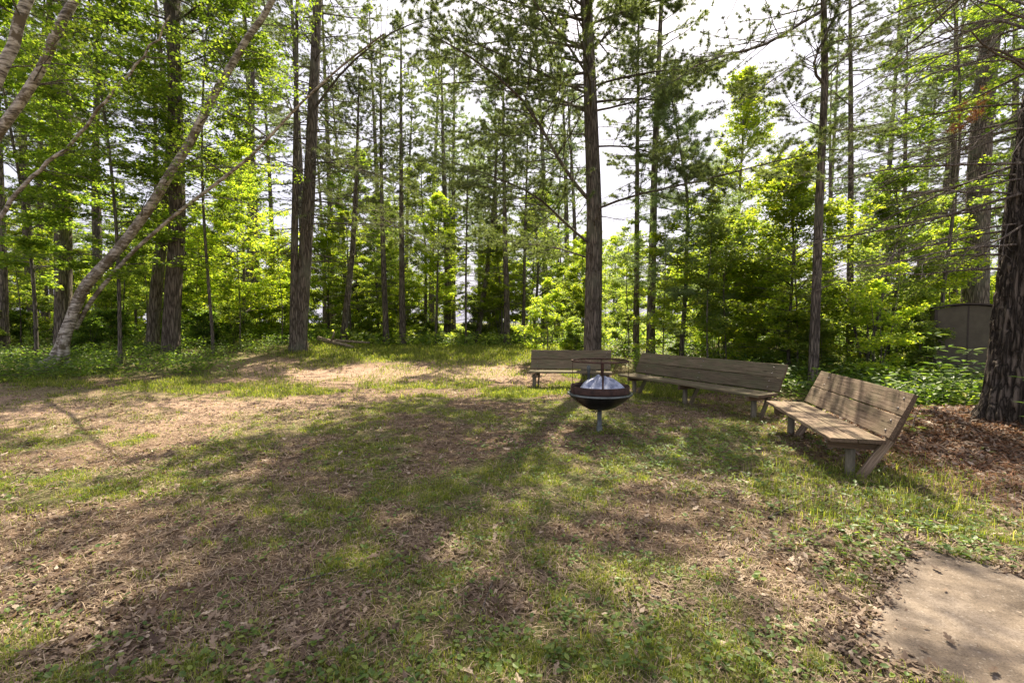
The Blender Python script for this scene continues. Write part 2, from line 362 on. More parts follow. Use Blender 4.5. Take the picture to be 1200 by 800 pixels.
PAD_C = np.array([2.88, 3.31]); PA = np.array([-.74, -.672]); PB = np.array([.61, -.792])
def inpad(x, y, m=0.0):
    dx = x-PAD_C[0]; dy = y-PAD_C[1]; a = dx*PA[0]+dy*PA[1]; b = dx*PB[0]+dy*PB[1]
    return (a > m) & (b > m) & (a < PADA-.06-m) & (b < 3.5)
def cover(x, y):           # knee-high ground plants at the wood's edge
    l = sm((-x-7.2-.8*(fbm(x*.8, y*.8, 2)-.5))/1.0)*sm((y-(9.9+.45*(x+11.5)))/.9)*(1-.6*sm((x+9.2)/1.5)*sm((y-12.5)/2))
    r = sm((y-np.maximum(12.6-(x-3.2)*1.45, 7.5))/1.0)*sm((x-2.8)/1.2)
    b = sm((y-19.5-.8*np.sin(x*.8))/1.0)
    return np.clip(np.maximum(np.maximum(l, r), b), 0, 1)

# ------------------------------------------------------------ ground sheet
def axis(lo, hi, near_lo, near_hi, st, grow=1.12):
    a = list(np.arange(near_lo, near_hi+1e-6, st)); s = st
    x = near_lo
    while x > lo: s *= grow; x -= s; a.insert(0, x)
    s = st; x = near_hi
    while x < hi: s *= grow; x += s; a.append(x)
    return np.array(a)
gx = axis(-900, 900, -15, 13, .13); gy = axis(-300, 1500, 1.5, 21, .13)
X, Y = np.meshgrid(gx, gy, indexing='ij'); Z = gz(X, Y)
lump = (fbm(X*3.1, Y*3.1, 3)-.5)*.045*np.exp(-np.maximum(np.hypot(X, Y)-12, 0)/8)
PADM = inpad(X, Y, .16); NEARP = inpad(X, Y, -.14); Z = np.where(PADM, -.05, np.where(NEARP, .016, Z+lump))
nx, ny = X.shape; idx = np.arange(nx*ny).reshape(nx, ny)
Q = np.stack([idx[:-1, :-1], idx[1:, :-1], idx[1:, 1:], idx[:-1, 1:]], -1).reshape(-1, 4)
me = mesh_np('ground', np.stack([X, Y, Z], -1), [Q], M['ground'], True)
ca = me.color_attributes.new('mask', 'FLOAT_COLOR', 'POINT')
red = np.clip(np.exp(-(((X-6.0)/1.8)**2+((Y-5.6)/1.5)**2))*.9+.35*sm((X-3.2)/1)*np.exp(-((Y-7.0)/3.)**2)*sm((8-X)/2), 0, 1)
dat = np.stack([np.clip(grassm(X, Y)*.85+.6*cover(X, Y), 0, 1), track_and_sun(X, Y), red, np.ones_like(X)], -1).astype(np.float32)
ca.data.foreach_set('color', dat.ravel())
o = obj('ground', me); tag(o, None, kind='structure')
def gzl(x, y): return np.where(inpad(x, y, -.14), .016, gz(x, y)+(fbm(x*3.1, y*3.1, 3)-.5)*.045*np.exp(-np.maximum(np.hypot(x, y)-12, 0)/8))
# concrete pad
def pad():
    n = 60; a = np.linspace(0, 4.4, n); b = np.linspace(0, 3.4, n)
    A, B = np.meshgrid(a, b, indexing='ij'); A = A*PADA/4.4
    ea = np.where((A == 0), (fbm(B*6, B*0+3, 3)-.5)*.10, 0); eb = np.where(B == 0, (fbm(A*5+9, A*0, 3)-.5)*.07, 0)
    # knock the corner off a little
    cr = np.exp(-(A**2+B**2)/.006)*.05; far_ = (A > PADA-.001); ea = np.where(far_, -(fbm(B*4+20, B*0+7, 3)-.3)*.16-.22*np.exp(-B/.12), ea)
    x = PAD_C[0]+(A+ea+cr)*PA[0]+(B+eb+cr)*PB[0]; y = PAD_C[1]+(A+ea+cr)*PA[1]+(B+eb+cr)*PB[1]
    z = .030+(fbm(x*3, y*3, 3)-.5)*.008
    top = np.stack([x, y, z], -1).reshape(-1, 3); I = np.arange(n*n).reshape(n, n)
    q = np.stack([I[:-1, :-1], I[:-1, 1:], I[1:, 1:], I[1:, :-1]], -1).reshape(-1, 4)
    loop = np.r_[I[0, :], I[1:, -1], I[-1, -2::-1], I[-2:0:-1, 0]]
    low = top[loop].copy(); low[:, 2] = -.1; k = np.arange(len(loop)); k2 = (k+1) % len(loop)
    qs = np.stack([loop, n*n+k, n*n+k2, loop[k2]], -1)
    return mesh_np('concrete_slab', np.r_[top, low], [q, qs], M['concrete'])
o = obj('concrete_slab', pad()); tag(o, None, kind='structure')
# ------------------------------------------------------------ benches
import bmesh
def board_mesh(name, L, w, th, mat, rng, bev=.005, warp=.004, edge=None):
    """board along +x from 0 to L, y 0..w, z 0..th"""
    n = max(2, int(L/.12)); bm = bmesh.new(); xs = np.linspace(0, L, n+1)
    rows = []
    ph = rng.uniform(0, 6, 4)
    for k, x in enumerate(xs):
        dz = warp*math.sin(x*1.7+ph[0]); dy = warp*.6*math.sin(x*2.3+ph[1]); cu = warp*.6*math.sin(x*.9+ph[2])
        ex = rng.uniform(-.003, .003) if k in (0, n) else 0
        ch = [(bev, 0), (w-bev, 0), (w, bev), (w, th-bev), (w-bev, th), (w*.5, th+cu), (bev, th), (0, th-bev), (0, bev)]
        rows.append([bm.verts.new((x+ex, y+dy+rng.normal(0, .0012), z+dz+rng.normal(0, .0006))) for y, z in ch])
    c = len(rows[0])
    for a, b in zip(rows[:-1], rows[1:]):
        for k in range(c): bm.faces.new((a[k], a[(k+1) % c], b[(k+1) % c], b[k]))
    f1 = bm.faces.new(rows[0][::-1]); f2 = bm.faces.new(rows[-1])
    bm.normal_update(); me = bpy.data.meshes.new(name)
    me.materials.append(mat); me.materials.append(M['wood_edge']); f1.material_index = 1; f2.material_index = 1
    bm.to_mesh(me); bm.free(); return me
def cyl_mesh(name, prof, S, mat, closed_top=True, wob=0):
    """lathe of (r,z) profile"""
    th = np.arange(S)*2*pi/S; V = []; F = []
    for r, z in prof:
        rr = r*(1+wob*np.sin(th*3+z*5)); V.append(np.stack([rr*np.cos(th), rr*np.sin(th), np.full(S, z)], -1))
    V = np.concatenate(V); n = len(prof); k, s = np.meshgrid(np.arange(n-1), np.arange(S), indexing='ij'); s2 = (s+1) % S
    F = np.stack([k*S+s, k*S+s2, (k+1)*S+s2, (k+1)*S+s], -1).reshape(-1, 4)
    return mesh_np(name, V, [F], mat, True)
def bench(label, x, y, ang, L, posts, mat, seed, lean=.44, sd=.50, bh=.50):
    rng = np.random.default_rng(seed); z0 = gz1(x+cos(ang)*L/2, y+sin(ang)*L/2)
    t = thing('park_bench', label, 'bench', (x, y, z0), ang, 'plank benches around the fire ring')
    sh, th = .43, .042; w = sd/2-.004
    seat = None
    for k in range(2):
        b = obj('seat_board', board_mesh('seat_board', L+rng.uniform(-.01, .01), w, th, mat, rng), t, (0, k*(w+.008), sh-th)); b.rotation_euler = (rng.normal(0, .006), 0, 0)
    dy, dz = sin(lean), cos(lean); wb = bh/2-.005
    for k in range(2):
        b = obj('backrest_board', board_mesh('backrest_board', L+rng.uniform(-.012, .012), wb, th, mat, rng), t)
        s = .015+k*(wb+.010)
        b.rotation_euler = (pi/2-lean+rng.normal(0, .008), 0, 0)
        # local y -> up the lean, local z -> towards the front
        b.location = (0, sd+.006+dy*s+cos(lean)*th, sh+.0+dz*s-sin(lean)*th*.5)
    for px in posts:
        g = gz1(x+cos(ang)*px-sin(ang)*.27, y+sin(ang)*px+cos(ang)*.27)-z0
        p = obj('post', cyl_mesh('post', [(.047, -.15), (.047, .1), (.046, sh-th-.045), (.0, sh-th-.043)], 18, M['post'], wob=.015), t, (px, .25, 0))
        c = obj('cleat', board_mesh('cleat', sd-.02, .04, .085, M['wood_edge'], rng, warp=0), t, (px+.02+.06, .012, sh-th-.088)); c.rotation_euler = (0, 0, pi/2)
        # slanted upright: from the post's foot up behind the backrest
        a = np.array([.30, -.02]); bq = np.array([sd+.065, sh-.02]); top = np.array([sd+.05+dy*(bh-.03), sh+dz*(bh-.03)])
        for nm, q0, q1, off in (('brace', a, bq, 0.0), ('backrest_upright', bq+[.012, -.05], top+[.028, 0], .045)):
            ln = np.linalg.norm(q1-q0); e = math.atan2(q1[1]-q0[1], q1[0]-q0[0])
            o = obj(nm, board_mesh(nm, ln, .04, .085, mat if nm == 'brace' else M['wood_edge'], rng, warp=0), t)
            o.matrix_local = Matrix.Translation((px+.02-off+.10, q0[0], q0[1]))@Matrix.Rotation(pi/2, 4, 'Z')@Matrix.Rotation(-e, 4, 'Y')@Matrix.Translation((0, 0, -.03))
    # bolt heads through the boards
    for px in posts:
        for k in range(2):
            for q in (.06, .17):
                s = .015+k*(wb+.01)+q
                bo = obj('bolt', cyl_mesh('bolt', [(.013, -.006), (.012, .004), (.006, .008), (0, .009)], 8, M['bolt']), t)
                bo.rotation_euler = (pi/2-lean, 0, 0); bo.location = (px+.05+rng.uniform(-.01, .01), sd+.0065+dy*s-.0*dy, sh+dz*s+.012)
    return t
m, tt, out = nt('old_treated_post'); M['post'] = m
c = coords(tt, (6, 6, 1)); n = N_(tt, 'ShaderNodeTexNoise', i_Scale=5, i_Detail=6, i_Roughness=.7); tt.links.new(c, n.inputs['Vector'])
bsdf(tt, out, ramp(tt, n.outputs[0], [(.3, (.075, .068, .046)), (.52, (.15, .135, .095)), (.7, (.24, .215, .16))]).outputs[0], .75, n.outputs[0], .5, .004)

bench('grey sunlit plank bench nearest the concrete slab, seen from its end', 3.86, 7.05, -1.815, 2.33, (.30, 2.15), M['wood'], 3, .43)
bench('longest bench, dark shaded backrest and pale seat, middle one of the three', 2.46, 10.82, -1.112, 3.56, (.28, 1.78, 3.30), M['wood_moss_shade'], 5, .42)
bench('mossy plank bench farthest away, directly in front of the tallest pine', .40, 11.42, -.15, 2.02, (.12, 1.86), M['wood_moss_shade'], 8, .36)

# ------------------------------------------------------------ fire ring grill on a post
def ring_band(name, r, z0, z1, th, mat, S=56, dent=.0):
    prof = [(r, z0), (r, z1), (r-th, z1), (r-th, z0), (r, z0)]
    return cyl_mesh(name, prof, S, mat, wob=dent)
fx, fy = 1.315, 6.98; fz = gz1(fx, fy)
g = thing('fire_bowl', 'rusty steel fire bowl with raised grate ring on one metal post', 'fire pit', (fx, fy, fz), .1)
obj('post', cyl_mesh('post', [(.034, -.2), (.034, .36), (.0, .365)], 16, M['galv']), g)
obj('foot_sleeve', cyl_mesh('foot_sleeve', [(.046, -.1), (.046, .07), (.036, .075), (.036, .08)], 16, M['galv']), g)
obj('bowl', cyl_mesh('bowl', [(.0, .362), (.07, .365), (.17, .385), (.27, .43), (.36, .495), (.43, .56), (.462, .59), (.475, .60), (.478, .615), (.462, .618), (.44, .60), (.30, .52), (.0, .42)], 64, M['bowl'], wob=.004), g, (0, 0, -.045))
obj('rim', ring_band('rim', .482, .604, .626, .03, M['galv'], 64, .004), g, (0, 0, -.045))
obj('fire_band', ring_band('fire_band', .436, .632, .735, .008, M['rust'], 64, .006), g, (0, 0, -.045))
gr = obj('grate_ring', ring_band('grate_ring', .425, 1.045, 1.066, .022, M['rust_dark'], 56, .002), g)
a = Acc()
th = np.linspace(0, 2*pi, 3)
P = []; 
for k in range(-9, 10):
    xx = k*.042; h = math.sqrt(max(.41**2-xx*xx, 0)); P.append([(xx, -h, 1.055), (xx, 0, 1.055), (xx, h, 1.055)])
tubes(a, P, np.full((len(P), 3), .0028), 5)
obj('grate_bars', a.mesh('grate_bars', M['rust_dark']), gr)
for nm, ang, r_, rad, zlo in (('grate_post', -pi/2-.18, .418, .014, .60), ('grate_post', pi/2-.35, .418, .014, .60)):
    a = Acc(); x_, y_ = r_*cos(ang), r_*sin(ang); tubes(a, [[(x_, y_, zlo), (x_, y_, .85), (x_, y_, 1.05)]], [[rad]*3], 8); obj(nm, a.mesh(nm, M['rust_dark'], True), g)
for ang in (pi+.1, -.15):
    a = Acc(); x_, y_ = .425*cos(ang), .425*sin(ang); tubes(a, [[(x_, y_, .64), (x_*1.01, y_, .86), (x_, y_, 1.05)]], [[.004]*3], 6); obj('hanger_rod', a.mesh('hanger_rod', M['rust_dark'], True), g)
hk = obj('handle_coil', cyl_mesh('handle_coil', [(.0, .60), (.022, .60), (.022, .86), (.03, .88), (.032, .93), (.02, .96), (0, .965)], 12, M['galv']), g, (-.09, .30, .0))
# chain hanging under the bowl rim
def links(P, rad):
    a = Acc(); P = resample(P, 26)
    for k in range(len(P)-1):
        c0 = (P[k]+P[k+1])/2; dd = P[k+1]-P[k]; l = np.linalg.norm(dd); dd = dd/l
        s = np.cross(dd, [0, .3, 1.]); s /= np.linalg.norm(s); u2 = np.cross(dd, s); s = s if k % 2 else u2
        th = np.linspace(0, 2*pi, 9); ring = [c0+dd*cos(q)*l*.62+s*sin(q)*rad*2.2 for q in th]
        tubes(a, [ring], [[rad]*9], 4)
    return a
obj('chain', links([(-.455, -.12, .66), (-.40, -.18, .50), (-.24, -.2, .40), (-.1, -.10, .30), (.02, -.04, .33), (.2, -.15, .42), (.33, -.28, .55)], .005).mesh('chain', M['rust_dark']), g)
# crumpled plastic cover sitting in the bowl
def cover_mesh():
    S, n = 90, 30; th = np.arange(S)*2*pi/S; V = []
    rng = np.random.default_rng(4); ph = rng.uniform(0, 6, 8)
    for k in range(n):
        s = k/(n-1); r = .385*s; base = .800-.215*s**1.25
        f = sum((1/(i+1.5))*np.cos(th*(3+2*i)+ph[i]+s*2.2*((-1)**i)) for i in range(5))
        z = base+.075*np.abs(f)*np.sin(pi*min(s*1.05, 1))**.8+.012*(fbm(np.cos(th)*r*14+5, np.sin(th)*r*14+5, 3)-.5)
        V.append(np.stack([r*np.cos(th)*(1+.05*f*s), r*np.sin(th)*(1+.05*f*s), z], -1))
    V = np.concatenate(V); k, s = np.meshgrid(np.arange(n-1), np.arange(S), indexing='ij'); s2 = (s+1) % S
    F = np.stack([k*S+s, (k+1)*S+s, (k+1)*S+s2, k*S+s2], -1).reshape(-1, 4)
    return mesh_np('plastic_cover', V, [F], M['plastic'], True)
o = obj('plastic_cover', cover_mesh(), None, (fx+.03, fy, fz)); tag(o, 'crumpled pale blue plastic sheet heaped inside the rusty fire bowl', 'plastic sheet')

# ------------------------------------------------------------ brown cabinet at the right
def box_acc(a, x0, x1, y0, y1, z0, z1):
    v = [(x0, y0, z0), (x1, y0, z0), (x1, y1, z0), (x0, y1, z0), (x0, y0, z1), (x1, y0, z1), (x1, y1, z1), (x0, y1, z1)]
    a.add(v, [(0, 3, 2, 1), (4, 5, 6, 7), (0, 1, 5, 4), (1, 2, 6, 5), (2, 3, 7, 6), (3, 0, 4, 7)])
def shed():
    x0, y0 = 9.85, 10.9; zg = gz1(10.5, 11)
    t = thing('outdoor_cabinet', 'brown cabin with a low arched roof, half hidden by plants', 'cabin', (x0, y0, zg), -.66)
    Wd, Dp, H = 1.12, 1.25, 1.93-zg; n = 12
    arch = lambda x: H+.10*(1-((x-Wd/2)/(Wd/2))**2)
    a = Acc()
    for x_a, x_b in ((.045, Wd/2-.012), (Wd/2+.012, Wd-.045)):
        xs = np.linspace(x_a, x_b, 8)
        for p, q in zip(xs[:-1], xs[1:]):
            a.add([(p, 0, .08), (q, 0, .08), (q, 0, arch(q)-.02), (p, 0, arch(p)-.02)], [(0, 1, 2, 3)])
    obj('front_panel', a.mesh('front_panel', M['shed']), t)
    a = Acc(); box_acc(a, Wd/2-.012, Wd/2+.012, -.008, .02, .08, H+.08); obj('centre_seam', a.mesh('centre_seam', M['shed_trim']), t)
    for xx in (0, Wd):
        a = Acc()
        box_acc(a, xx-.004 if xx == 0 else xx-.02, xx+.02 if xx == 0 else xx+.004, .03, Dp, .08, H-.01); obj('side_panel', a.mesh('side_panel', M['shed']), t)
        a = Acc(); box_acc(a, xx-.012 if xx == 0 else xx-.045, xx+.045 if xx == 0 else xx+.012, -.02, .03, 0, H+.0); obj('corner_post', a.mesh('corner_post', M['shed_trim']), t)
    a = Acc(); box_acc(a, .02, Wd-.02, Dp-.02, Dp, .08, H); obj('back_panel', a.mesh('back_panel', M['shed']), t)
    a = Acc(); box_acc(a, .0, Wd, .001, Dp-.001, -.15, .079); obj('base', a.mesh('base', M['shed_trim']), t)
    a = Acc(); xs = np.linspace(-.05, Wd+.05, n+1)
    for p, q in zip(xs[:-1], xs[1:]):
        zp = H+.10*(1-((p-Wd/2)/(Wd/2+.05))**2); zq = H+.10*(1-((q-Wd/2)/(Wd/2+.05))**2)
        v = [(p, -.06, zp), (q, -.06, zq), (q, Dp+.05, zq), (p, Dp+.05, zp), (p, -.06, zp+.035), (q, -.06, zq+.035), (q, Dp+.05, zq+.035), (p, Dp+.05, zp+.035)]
        a.add(v, [(0, 3, 2, 1), (4, 5, 6, 7), (0, 1, 5, 4), (2, 3, 7, 6)])
    obj('roof', a.mesh('roof', M['shed_trim']), t)
    a = Acc(); box_acc(a, .34, .50, -.012, .01, .40, .56); obj('vent', a.mesh('vent', M['shed_dark']), t)
shed()
# ------------------------------------------------------------ trees
def trunk_rings(path, r0, rtop, S, flare, rng, seedp=0, ridg=.05, pw=.85):
    P = np.asarray(path, float); K = len(P); d = np.r_[0, np.cumsum(np.linalg.norm(np.diff(P, axis=0), axis=1))]; s = d/d[-1]
    r = rtop+(r0-rtop)*(1-s)**pw; r = r*(1+flare*np.exp(-d/.28))
    th = np.arange(S)*2*pi/S; ph = rng.uniform(0, 6, 5)
    t = norm(np.gradient(P, axis=0)); a = norm(np.cross(t, [[.01, 1, 0]])); b = np.cross(t, a)
    rr = r[:, None]*(1+ridg*.6*np.sin(3*th+ph[0]+d[:, None]*.4)+ridg*np.sin(7*th+ph[1]+d[:, None]*.9)*.6+(fbm(th[None]*3+0*d[:, None], d[:, None]*1.6+seedp, 3)-.5)*ridg*2.4)
    rr = rr*(1+flare*.55*np.exp(-d/.30)[:, None]*np.sin(5*th+ph[3])[None])
    V = P[:, None]+rr[..., None]*(np.cos(th)[None, :, None]*a[:, None]+np.sin(th)[None, :, None]*b[:, None])
    k, q = np.meshgrid(np.arange(K-1), np.arange(S), indexing='ij'); q2 = (q+1) % S
    F = np.stack([k*S+q, k*S+q2, (k+1)*S+q2, (k+1)*S+q], -1).reshape(-1, 4)
    return V.reshape(-1, 3), F, P, r, s
def limbs_at(rng, P, s, r, h0, h1, n, Lfun, efun, droop, tip, K=8, az=None, rad=.22, wig=.02):
    zz = P[:, 2]; H = zz[-1]
    h = np.sort(h0+(h1-h0)*(np.arange(n)+rng.random(n))/n)
    base = np.stack([np.interp(h, zz, P[:, i]) for i in range(3)], 1); rt = np.interp(h, zz, r)
    a = rng.uniform(0, 2*pi, n) if az is None else az(n)
    L = Lfun(h)*rng.uniform(.65, 1.15, n); e = efun(h)+rng.normal(0, .10, n)
    q = np.linspace(0, 1, K)[None]
    hor = L[:, None]*q*np.cos(e)[:, None]; ver = L[:, None]*(q*np.sin(e)[:, None]-droop*q**2+tip*q**3)
    bend = rng.normal(0, .12, n)[:, None]*q**2
    A = a[:, None]+bend
    Q = np.stack([base[:, 0:1]+hor*np.cos(A), base[:, 1:2]+hor*np.sin(A), base[:, 2:3]+ver], -1)
    Q += rng.normal(0, wig, Q.shape)*L[:, None, None]*q[..., None]*.6
    Rr = np.minimum(.010*L+.006, rt*.5)[:, None]*(1-.82*q**.9)*rad/.22
    return Q, np.maximum(Rr, .003)
def pine_parts(seed, H=20, r0=.25, rtop=.04, path=None, live=(.42, 1.), dead=(.1, .45), Lmax=3.6, nl=60, nd=22, twk=14, tufts=7, nn=9, nl_len=.11, nw=.007,
               elev=(.1, .55), hero=None, mat='needle', bark='bark', flare=.35, ridg=.05, dead_len=2.2, S=16, subt=0, prof=None, extra=None, hideabove=None, az=None):
    rng = np.random.default_rng(seed)
    if path is None:
        k = np.linspace(0, 1, 30); w1, w2 = rng.normal(0, .012, 2)
        path = np.stack([H*w1*np.sin(k*3+rng.uniform(0, 6))*1.2-0, H*w2*np.sin(k*2.5+1), k*H], 1); path[:, :2] -= path[0, :2]
    path = np.asarray(path, float); H = path[-1, 2]
    V, F, P, r, s = trunk_rings(path, r0, rtop, S, flare, rng, seed, ridg)
    tr = Acc(); tr.add(V, F); br = Acc(); cr = Acc()
    lh0, lh1 = live[0]*H, live[1]*H*.985
    pf = prof or (lambda q: (.55+.45*np.clip(q/.25, 0, 1))*(1-q)**.75+.06)
    Lf = lambda h: Lmax*pf((h-lh0)/(lh1-lh0)); ef = lambda h: elev[0]+(elev[1]-elev[0])*(h-lh0)/(lh1-lh0)
    Q, Rr = limbs_at(rng, P, s, r, lh0, lh1, nl, Lf, ef, .12, .16, az=az)
    if hero:
        for hp, hr in hero:
            hp = np.array(hp, float); hp[0, :2] = [np.interp(hp[0, 2], P[:, 2], P[:, 0]), np.interp(hp[0, 2], P[:, 2], P[:, 1])]
            hq = resample(hp, 8)[None]; Q = np.concatenate([Q, hq]); Rr = np.concatenate([Rr, (hr*(1-.75*np.linspace(0, 1, 8)))[None]])
    tubes(br, P[None, :int(len(P)*.97)], np.full((1, int(len(P)*.97)), .004), 3)   # leader inside the trunk
    tubes(br, Q, Rr, 6)
    T, TR = kids(rng, Q, Rr, twk, .22, 1.0, .95, .42, K=4, planar=.3, lift=.06, minlen=.2, rf=.45)
    if hero:
        nh = len(hero); Th, TRh = kids(rng, Q[-nh:], Rr[-nh:], 34, .15, 1.0, .9, .36, K=4, planar=.55, lift=.05, minlen=.45, rf=.4)
        T = np.concatenate([T, Th]); TR = np.concatenate([TR, TRh])
    tubes(br, T, TR, 3)
    if subt:
        T2, TR2 = kids(rng, T, TR, subt, .25, 1, .8, .5, K=3, planar=.4, lift=.05, minlen=.12, rf=.6, rmin=.002)
        tubes(br, T2, TR2, 3); sets = [(T2, tufts//2), (T, tufts)]
    else: sets = [(T, tufts)]
    sets.append((Q, 8))
    for TT, n in sets:
        i = np.repeat(np.arange(len(TT)), n); t = rng.uniform(.3 if TT is not Q else .6, 1.0, len(i))**.7
        p, tn, _ = along(TT, np.ones(TT.shape[:2]), i, t)
        needle_tufts(cr, rng, p, tn, nn+2, nl_len, nw*1.25)
    if nd:
        dl = lambda h: dead_len*(.6+.4*(h/H)); de = lambda h: 0*h-.02
        D, DR = limbs_at(rng, P, s, r, dead[0]*H, dead[1]*H, nd, dl, de, .18, .08, rad=.16, wig=.03)
        tubes(br, D, DR, 5)
        D2, DR2 = kids(rng, D, DR, 9, .2, 1, .8, .35, K=4, planar=.5, lift=-.1, rf=.5, rmin=.002); tubes(br, D2, DR2, 3)
        D3, DR3 = kids(rng, D2, DR2, 3, .3, 1, .8, .5, K=3, planar=.6, rf=.5, rmin=.0018); tubes(br, D3, DR3, 3)
    if extra: extra(br, cr, rng, P, r)
    return tr.mesh('trunk', M[bark], True), br.mesh('branches', M[bark if bark != 'bark_red' else 'bark'], True), cr.mesh('crown', M[mat])
def leafy_parts(seed, H=9, r0=.09, rtop=.012, path=None, crown=(.25, 1.), Lmax=2.2, nl=26, n2=7, n3=5, lv=5, size=.085, mat='leaf', bark='bark_grey', elev=(.35, .9),
                flat=.5, tmpl=(LEAF_V, LEAF_F), S=12, prof=None, spread=.07, flare=.25, hero=None, stems=1, tip=-.02, az=None, S_ridg=.05):
    rng = np.random.default_rng(seed); tr = Acc(); br = Acc(); cr = Acc()
    for st in range(stems):
        if path is None or stems > 1 and st > 0:
            k = np.linspace(0, 1, 22); a = rng.uniform(0, 6.28); ln = (.25 if stems > 1 else .05)*H*rng.uniform(.4, 1)
            w = .03*H
            pp = np.stack([cos(a)*ln*k**1.3+w*np.sin(k*5+a)*k, sin(a)*ln*k**1.3+w*np.sin(k*4+2*a)*k, k*H*(rng.uniform(.7, 1) if stems > 1 else 1)], 1)
        else: pp = np.asarray(path, float)
        HH = pp[-1, 2]
        V, F, P, r, s = trunk_rings(pp, r0*(1 if st == 0 else rng.uniform(.6, 1)), rtop, S, flare, rng, seed+st, S_ridg); tr.add(V, F)
        h0, h1 = crown[0]*HH, crown[1]*HH*.97
        pf = prof or (lambda q: (.6+.4*np.sin(np.clip(q*2.6, 0, pi)))*(1-q)**.45+.05)
        Q, Rr = limbs_at(rng, P, s, r, h0, h1, max(4, nl//stems), lambda h: Lmax*pf((h-h0)/(h1-h0)), lambda h: elev[0]+(elev[1]-elev[0])*(h-h0)/(h1-h0), .10, tip, rad=.2, az=az)
        if hero and st == 0:
            for hp, hr in hero:
                Q = np.concatenate([Q, resample(np.array(hp), 8)[None]]); Rr = np.concatenate([Rr, (hr*(1-.75*np.linspace(0, 1, 8)))[None]])
        tubes(br, P[None, :-1], np.full((1, len(P)-1), .002), 3)
        tubes(br, Q, Rr, 5)
        A, AR = kids(rng, Q, Rr, n2, .2, 1, .8, .45, K=4, planar=flat, lift=.0, minlen=.15, rf=.5); tubes(br, A, AR, 4)
        B, BR = kids(rng, A, AR, n3, .2, 1, .8, .5, K=3, planar=flat, minlen=.1, rf=.5, rmin=.0018); tubes(br, B, BR, 3)
        lv2 = int(lv*2.2); i = np.repeat(np.arange(len(B)), lv2); t = rng.uniform(.15, 1.05, len(i)); p, _, _ = along(B, BR, i, np.clip(t, 0, 1)); leaves(cr, rng, p, 1, size, spread, .45, tmpl)
    return tr.mesh('trunk', M[bark], True), br.mesh('branches', M[bark if bark != 'birch' else 'bark_grey'], True), cr.mesh('crown', M[mat])
def plant_tree(name, label, cat, parts, x, y, group=None, rz=0, sc=1, dz=0):
    t = thing(name, label, cat, (x, y, gz1(x, y)-.06+dz), rz, group); t.scale = (sc,)*3
    for nm, me in zip(('trunk', 'branches', 'crown'), parts): obj(nm, me, t)
    return t
def screen_path(pts, d, H, dd=0.0, K=46):
    """trunk through seen points at distance d (dd: change of distance along it), on to height H; returns base x,y and local path"""
    Wp = [W(u, v, d+dd*k/(len(pts)-1)) for k, (u, v) in enumerate(pts)]
    b = Wp[0]; g0 = gz1(b[0], b[1]); Wp = [np.array([b[0], b[1], g0-.08])]+[w for w in Wp if w[2] > g0+.5]
    last = Wp[-1]; dr = Wp[-1]-Wp[-2]; dr = dr/max(dr[2], .2)
    if last[2] < g0+H: Wp.append(last+dr*(g0+H-last[2])*np.array([.6, .6, 1]))
    P = resample(np.array(Wp), K)-np.array([b[0], b[1], g0-.06]); return b[0], b[1], P
def local(pts, x, y):
    g0 = gz1(x, y)-.06; return [W(u, v, d)-np.array([x, y, g0]) for u, v, d in pts]
def hero_pine(name, label, pts, d, H, hero=(), **k):
    x, y, P = screen_path(pts, d, H); hl = [(local(p, x, y), r) for p, r in hero]
    return plant_tree(name, label, 'tree', pine_parts(path=P, hero=hl or None, **k), x, y)

# --- the big pine behind the farthest bench
D = 13.6
hero = [([(684, 242, D), (655, 195, D-.5), (633, 140, D-1), (600, 100, D-1.6), (560, 70, D-2.1), (505, 40, D-2.6)], .060),
        ([(686, 133, D), (655, 118, D+.5), (630, 103, D+.9), (600, 96, D+1.4), (545, 95, D+2), (490, 102, D+2.5)], .050),
        ([(684, 112, D), (650, 92, D-.4), (610, 75, D-1), (560, 52, D-1.6), (530, 38, D-1.8), (490, 30, D-2)], .040),
        ([(682, 58, D), (640, 48, D+.4), (600, 46, D+1), (560, 52, D+1.5), (520, 60, D+2)], .045),
        ([(680, 25, D), (650, 15, D-.3), (600, 5, D-.8), (540, -15, D-1.3), (480, -20, D-2)], .045),
        ([(686, 290, D), (660, 262, D-.6), (640, 235, D-1.2), (615, 222, D-2), (575, 205, D-3), (530, 190, D-3.8)], .042),
        ([(688, 305, D), (655, 290, D+.5), (610, 285, D+1), (560, 278, D+1.6)], .03),
        ([(687, 157, D), (640, 158, D), (590, 160, D+.2), (535, 154, D+.4)], .022),
        ([(700, 103, D), (720, 92, D-.5), (745, 88, D-1), (790, 80, D-2), (830, 85, D-2.6)], .035),
        ([(701, 131, D), (730, 124, D+.3), (765, 112, D+.6), (800, 93, D+.9), (840, 80, D+1.1)], .035),
        ([(703, 172, D), (735, 170, D-.6), (765, 180, D-1.2), (800, 192, D-1.8), (835, 215, D-2.2)], .03),
        ([(700, 246, D), (740, 228, D-1), (790, 219, D-2), (850, 205, D-3), (915, 186, D-4), (960, 178, D-4.4)], .036),
        ([(697, 60, D), (712, 45, D), (720, 20, D+.3), (735, -20, D+.5)], .04),
        ([(700, 30, D), (740, 10, D-1), (790, -5, D-1.8)], .04)]
hero_pine('pine_tree', 'tall straight pine rising right behind the farthest bench, long arched limbs', [(694, 420), (697, 250), (692, 120), (687, 0)], D, 19, hero,
          seed=11, r0=.27, rtop=.05, live=(.40, 1), dead=(.12, .5), Lmax=5.0, nl=70, nd=16, twk=13, tufts=16, nn=13, dead_len=2.4, S=28, ridg=.045, nl_len=.10, subt=2,
          az=lambda n: np.where(np.random.default_rng(3).random(n) < .80, np.random.default_rng(4).uniform(.60*pi, 1.5*pi, n), np.random.default_rng(5).uniform(-.5*pi, .5*pi, n)))  # crown widened and turned left above the frame to shape the ground shade
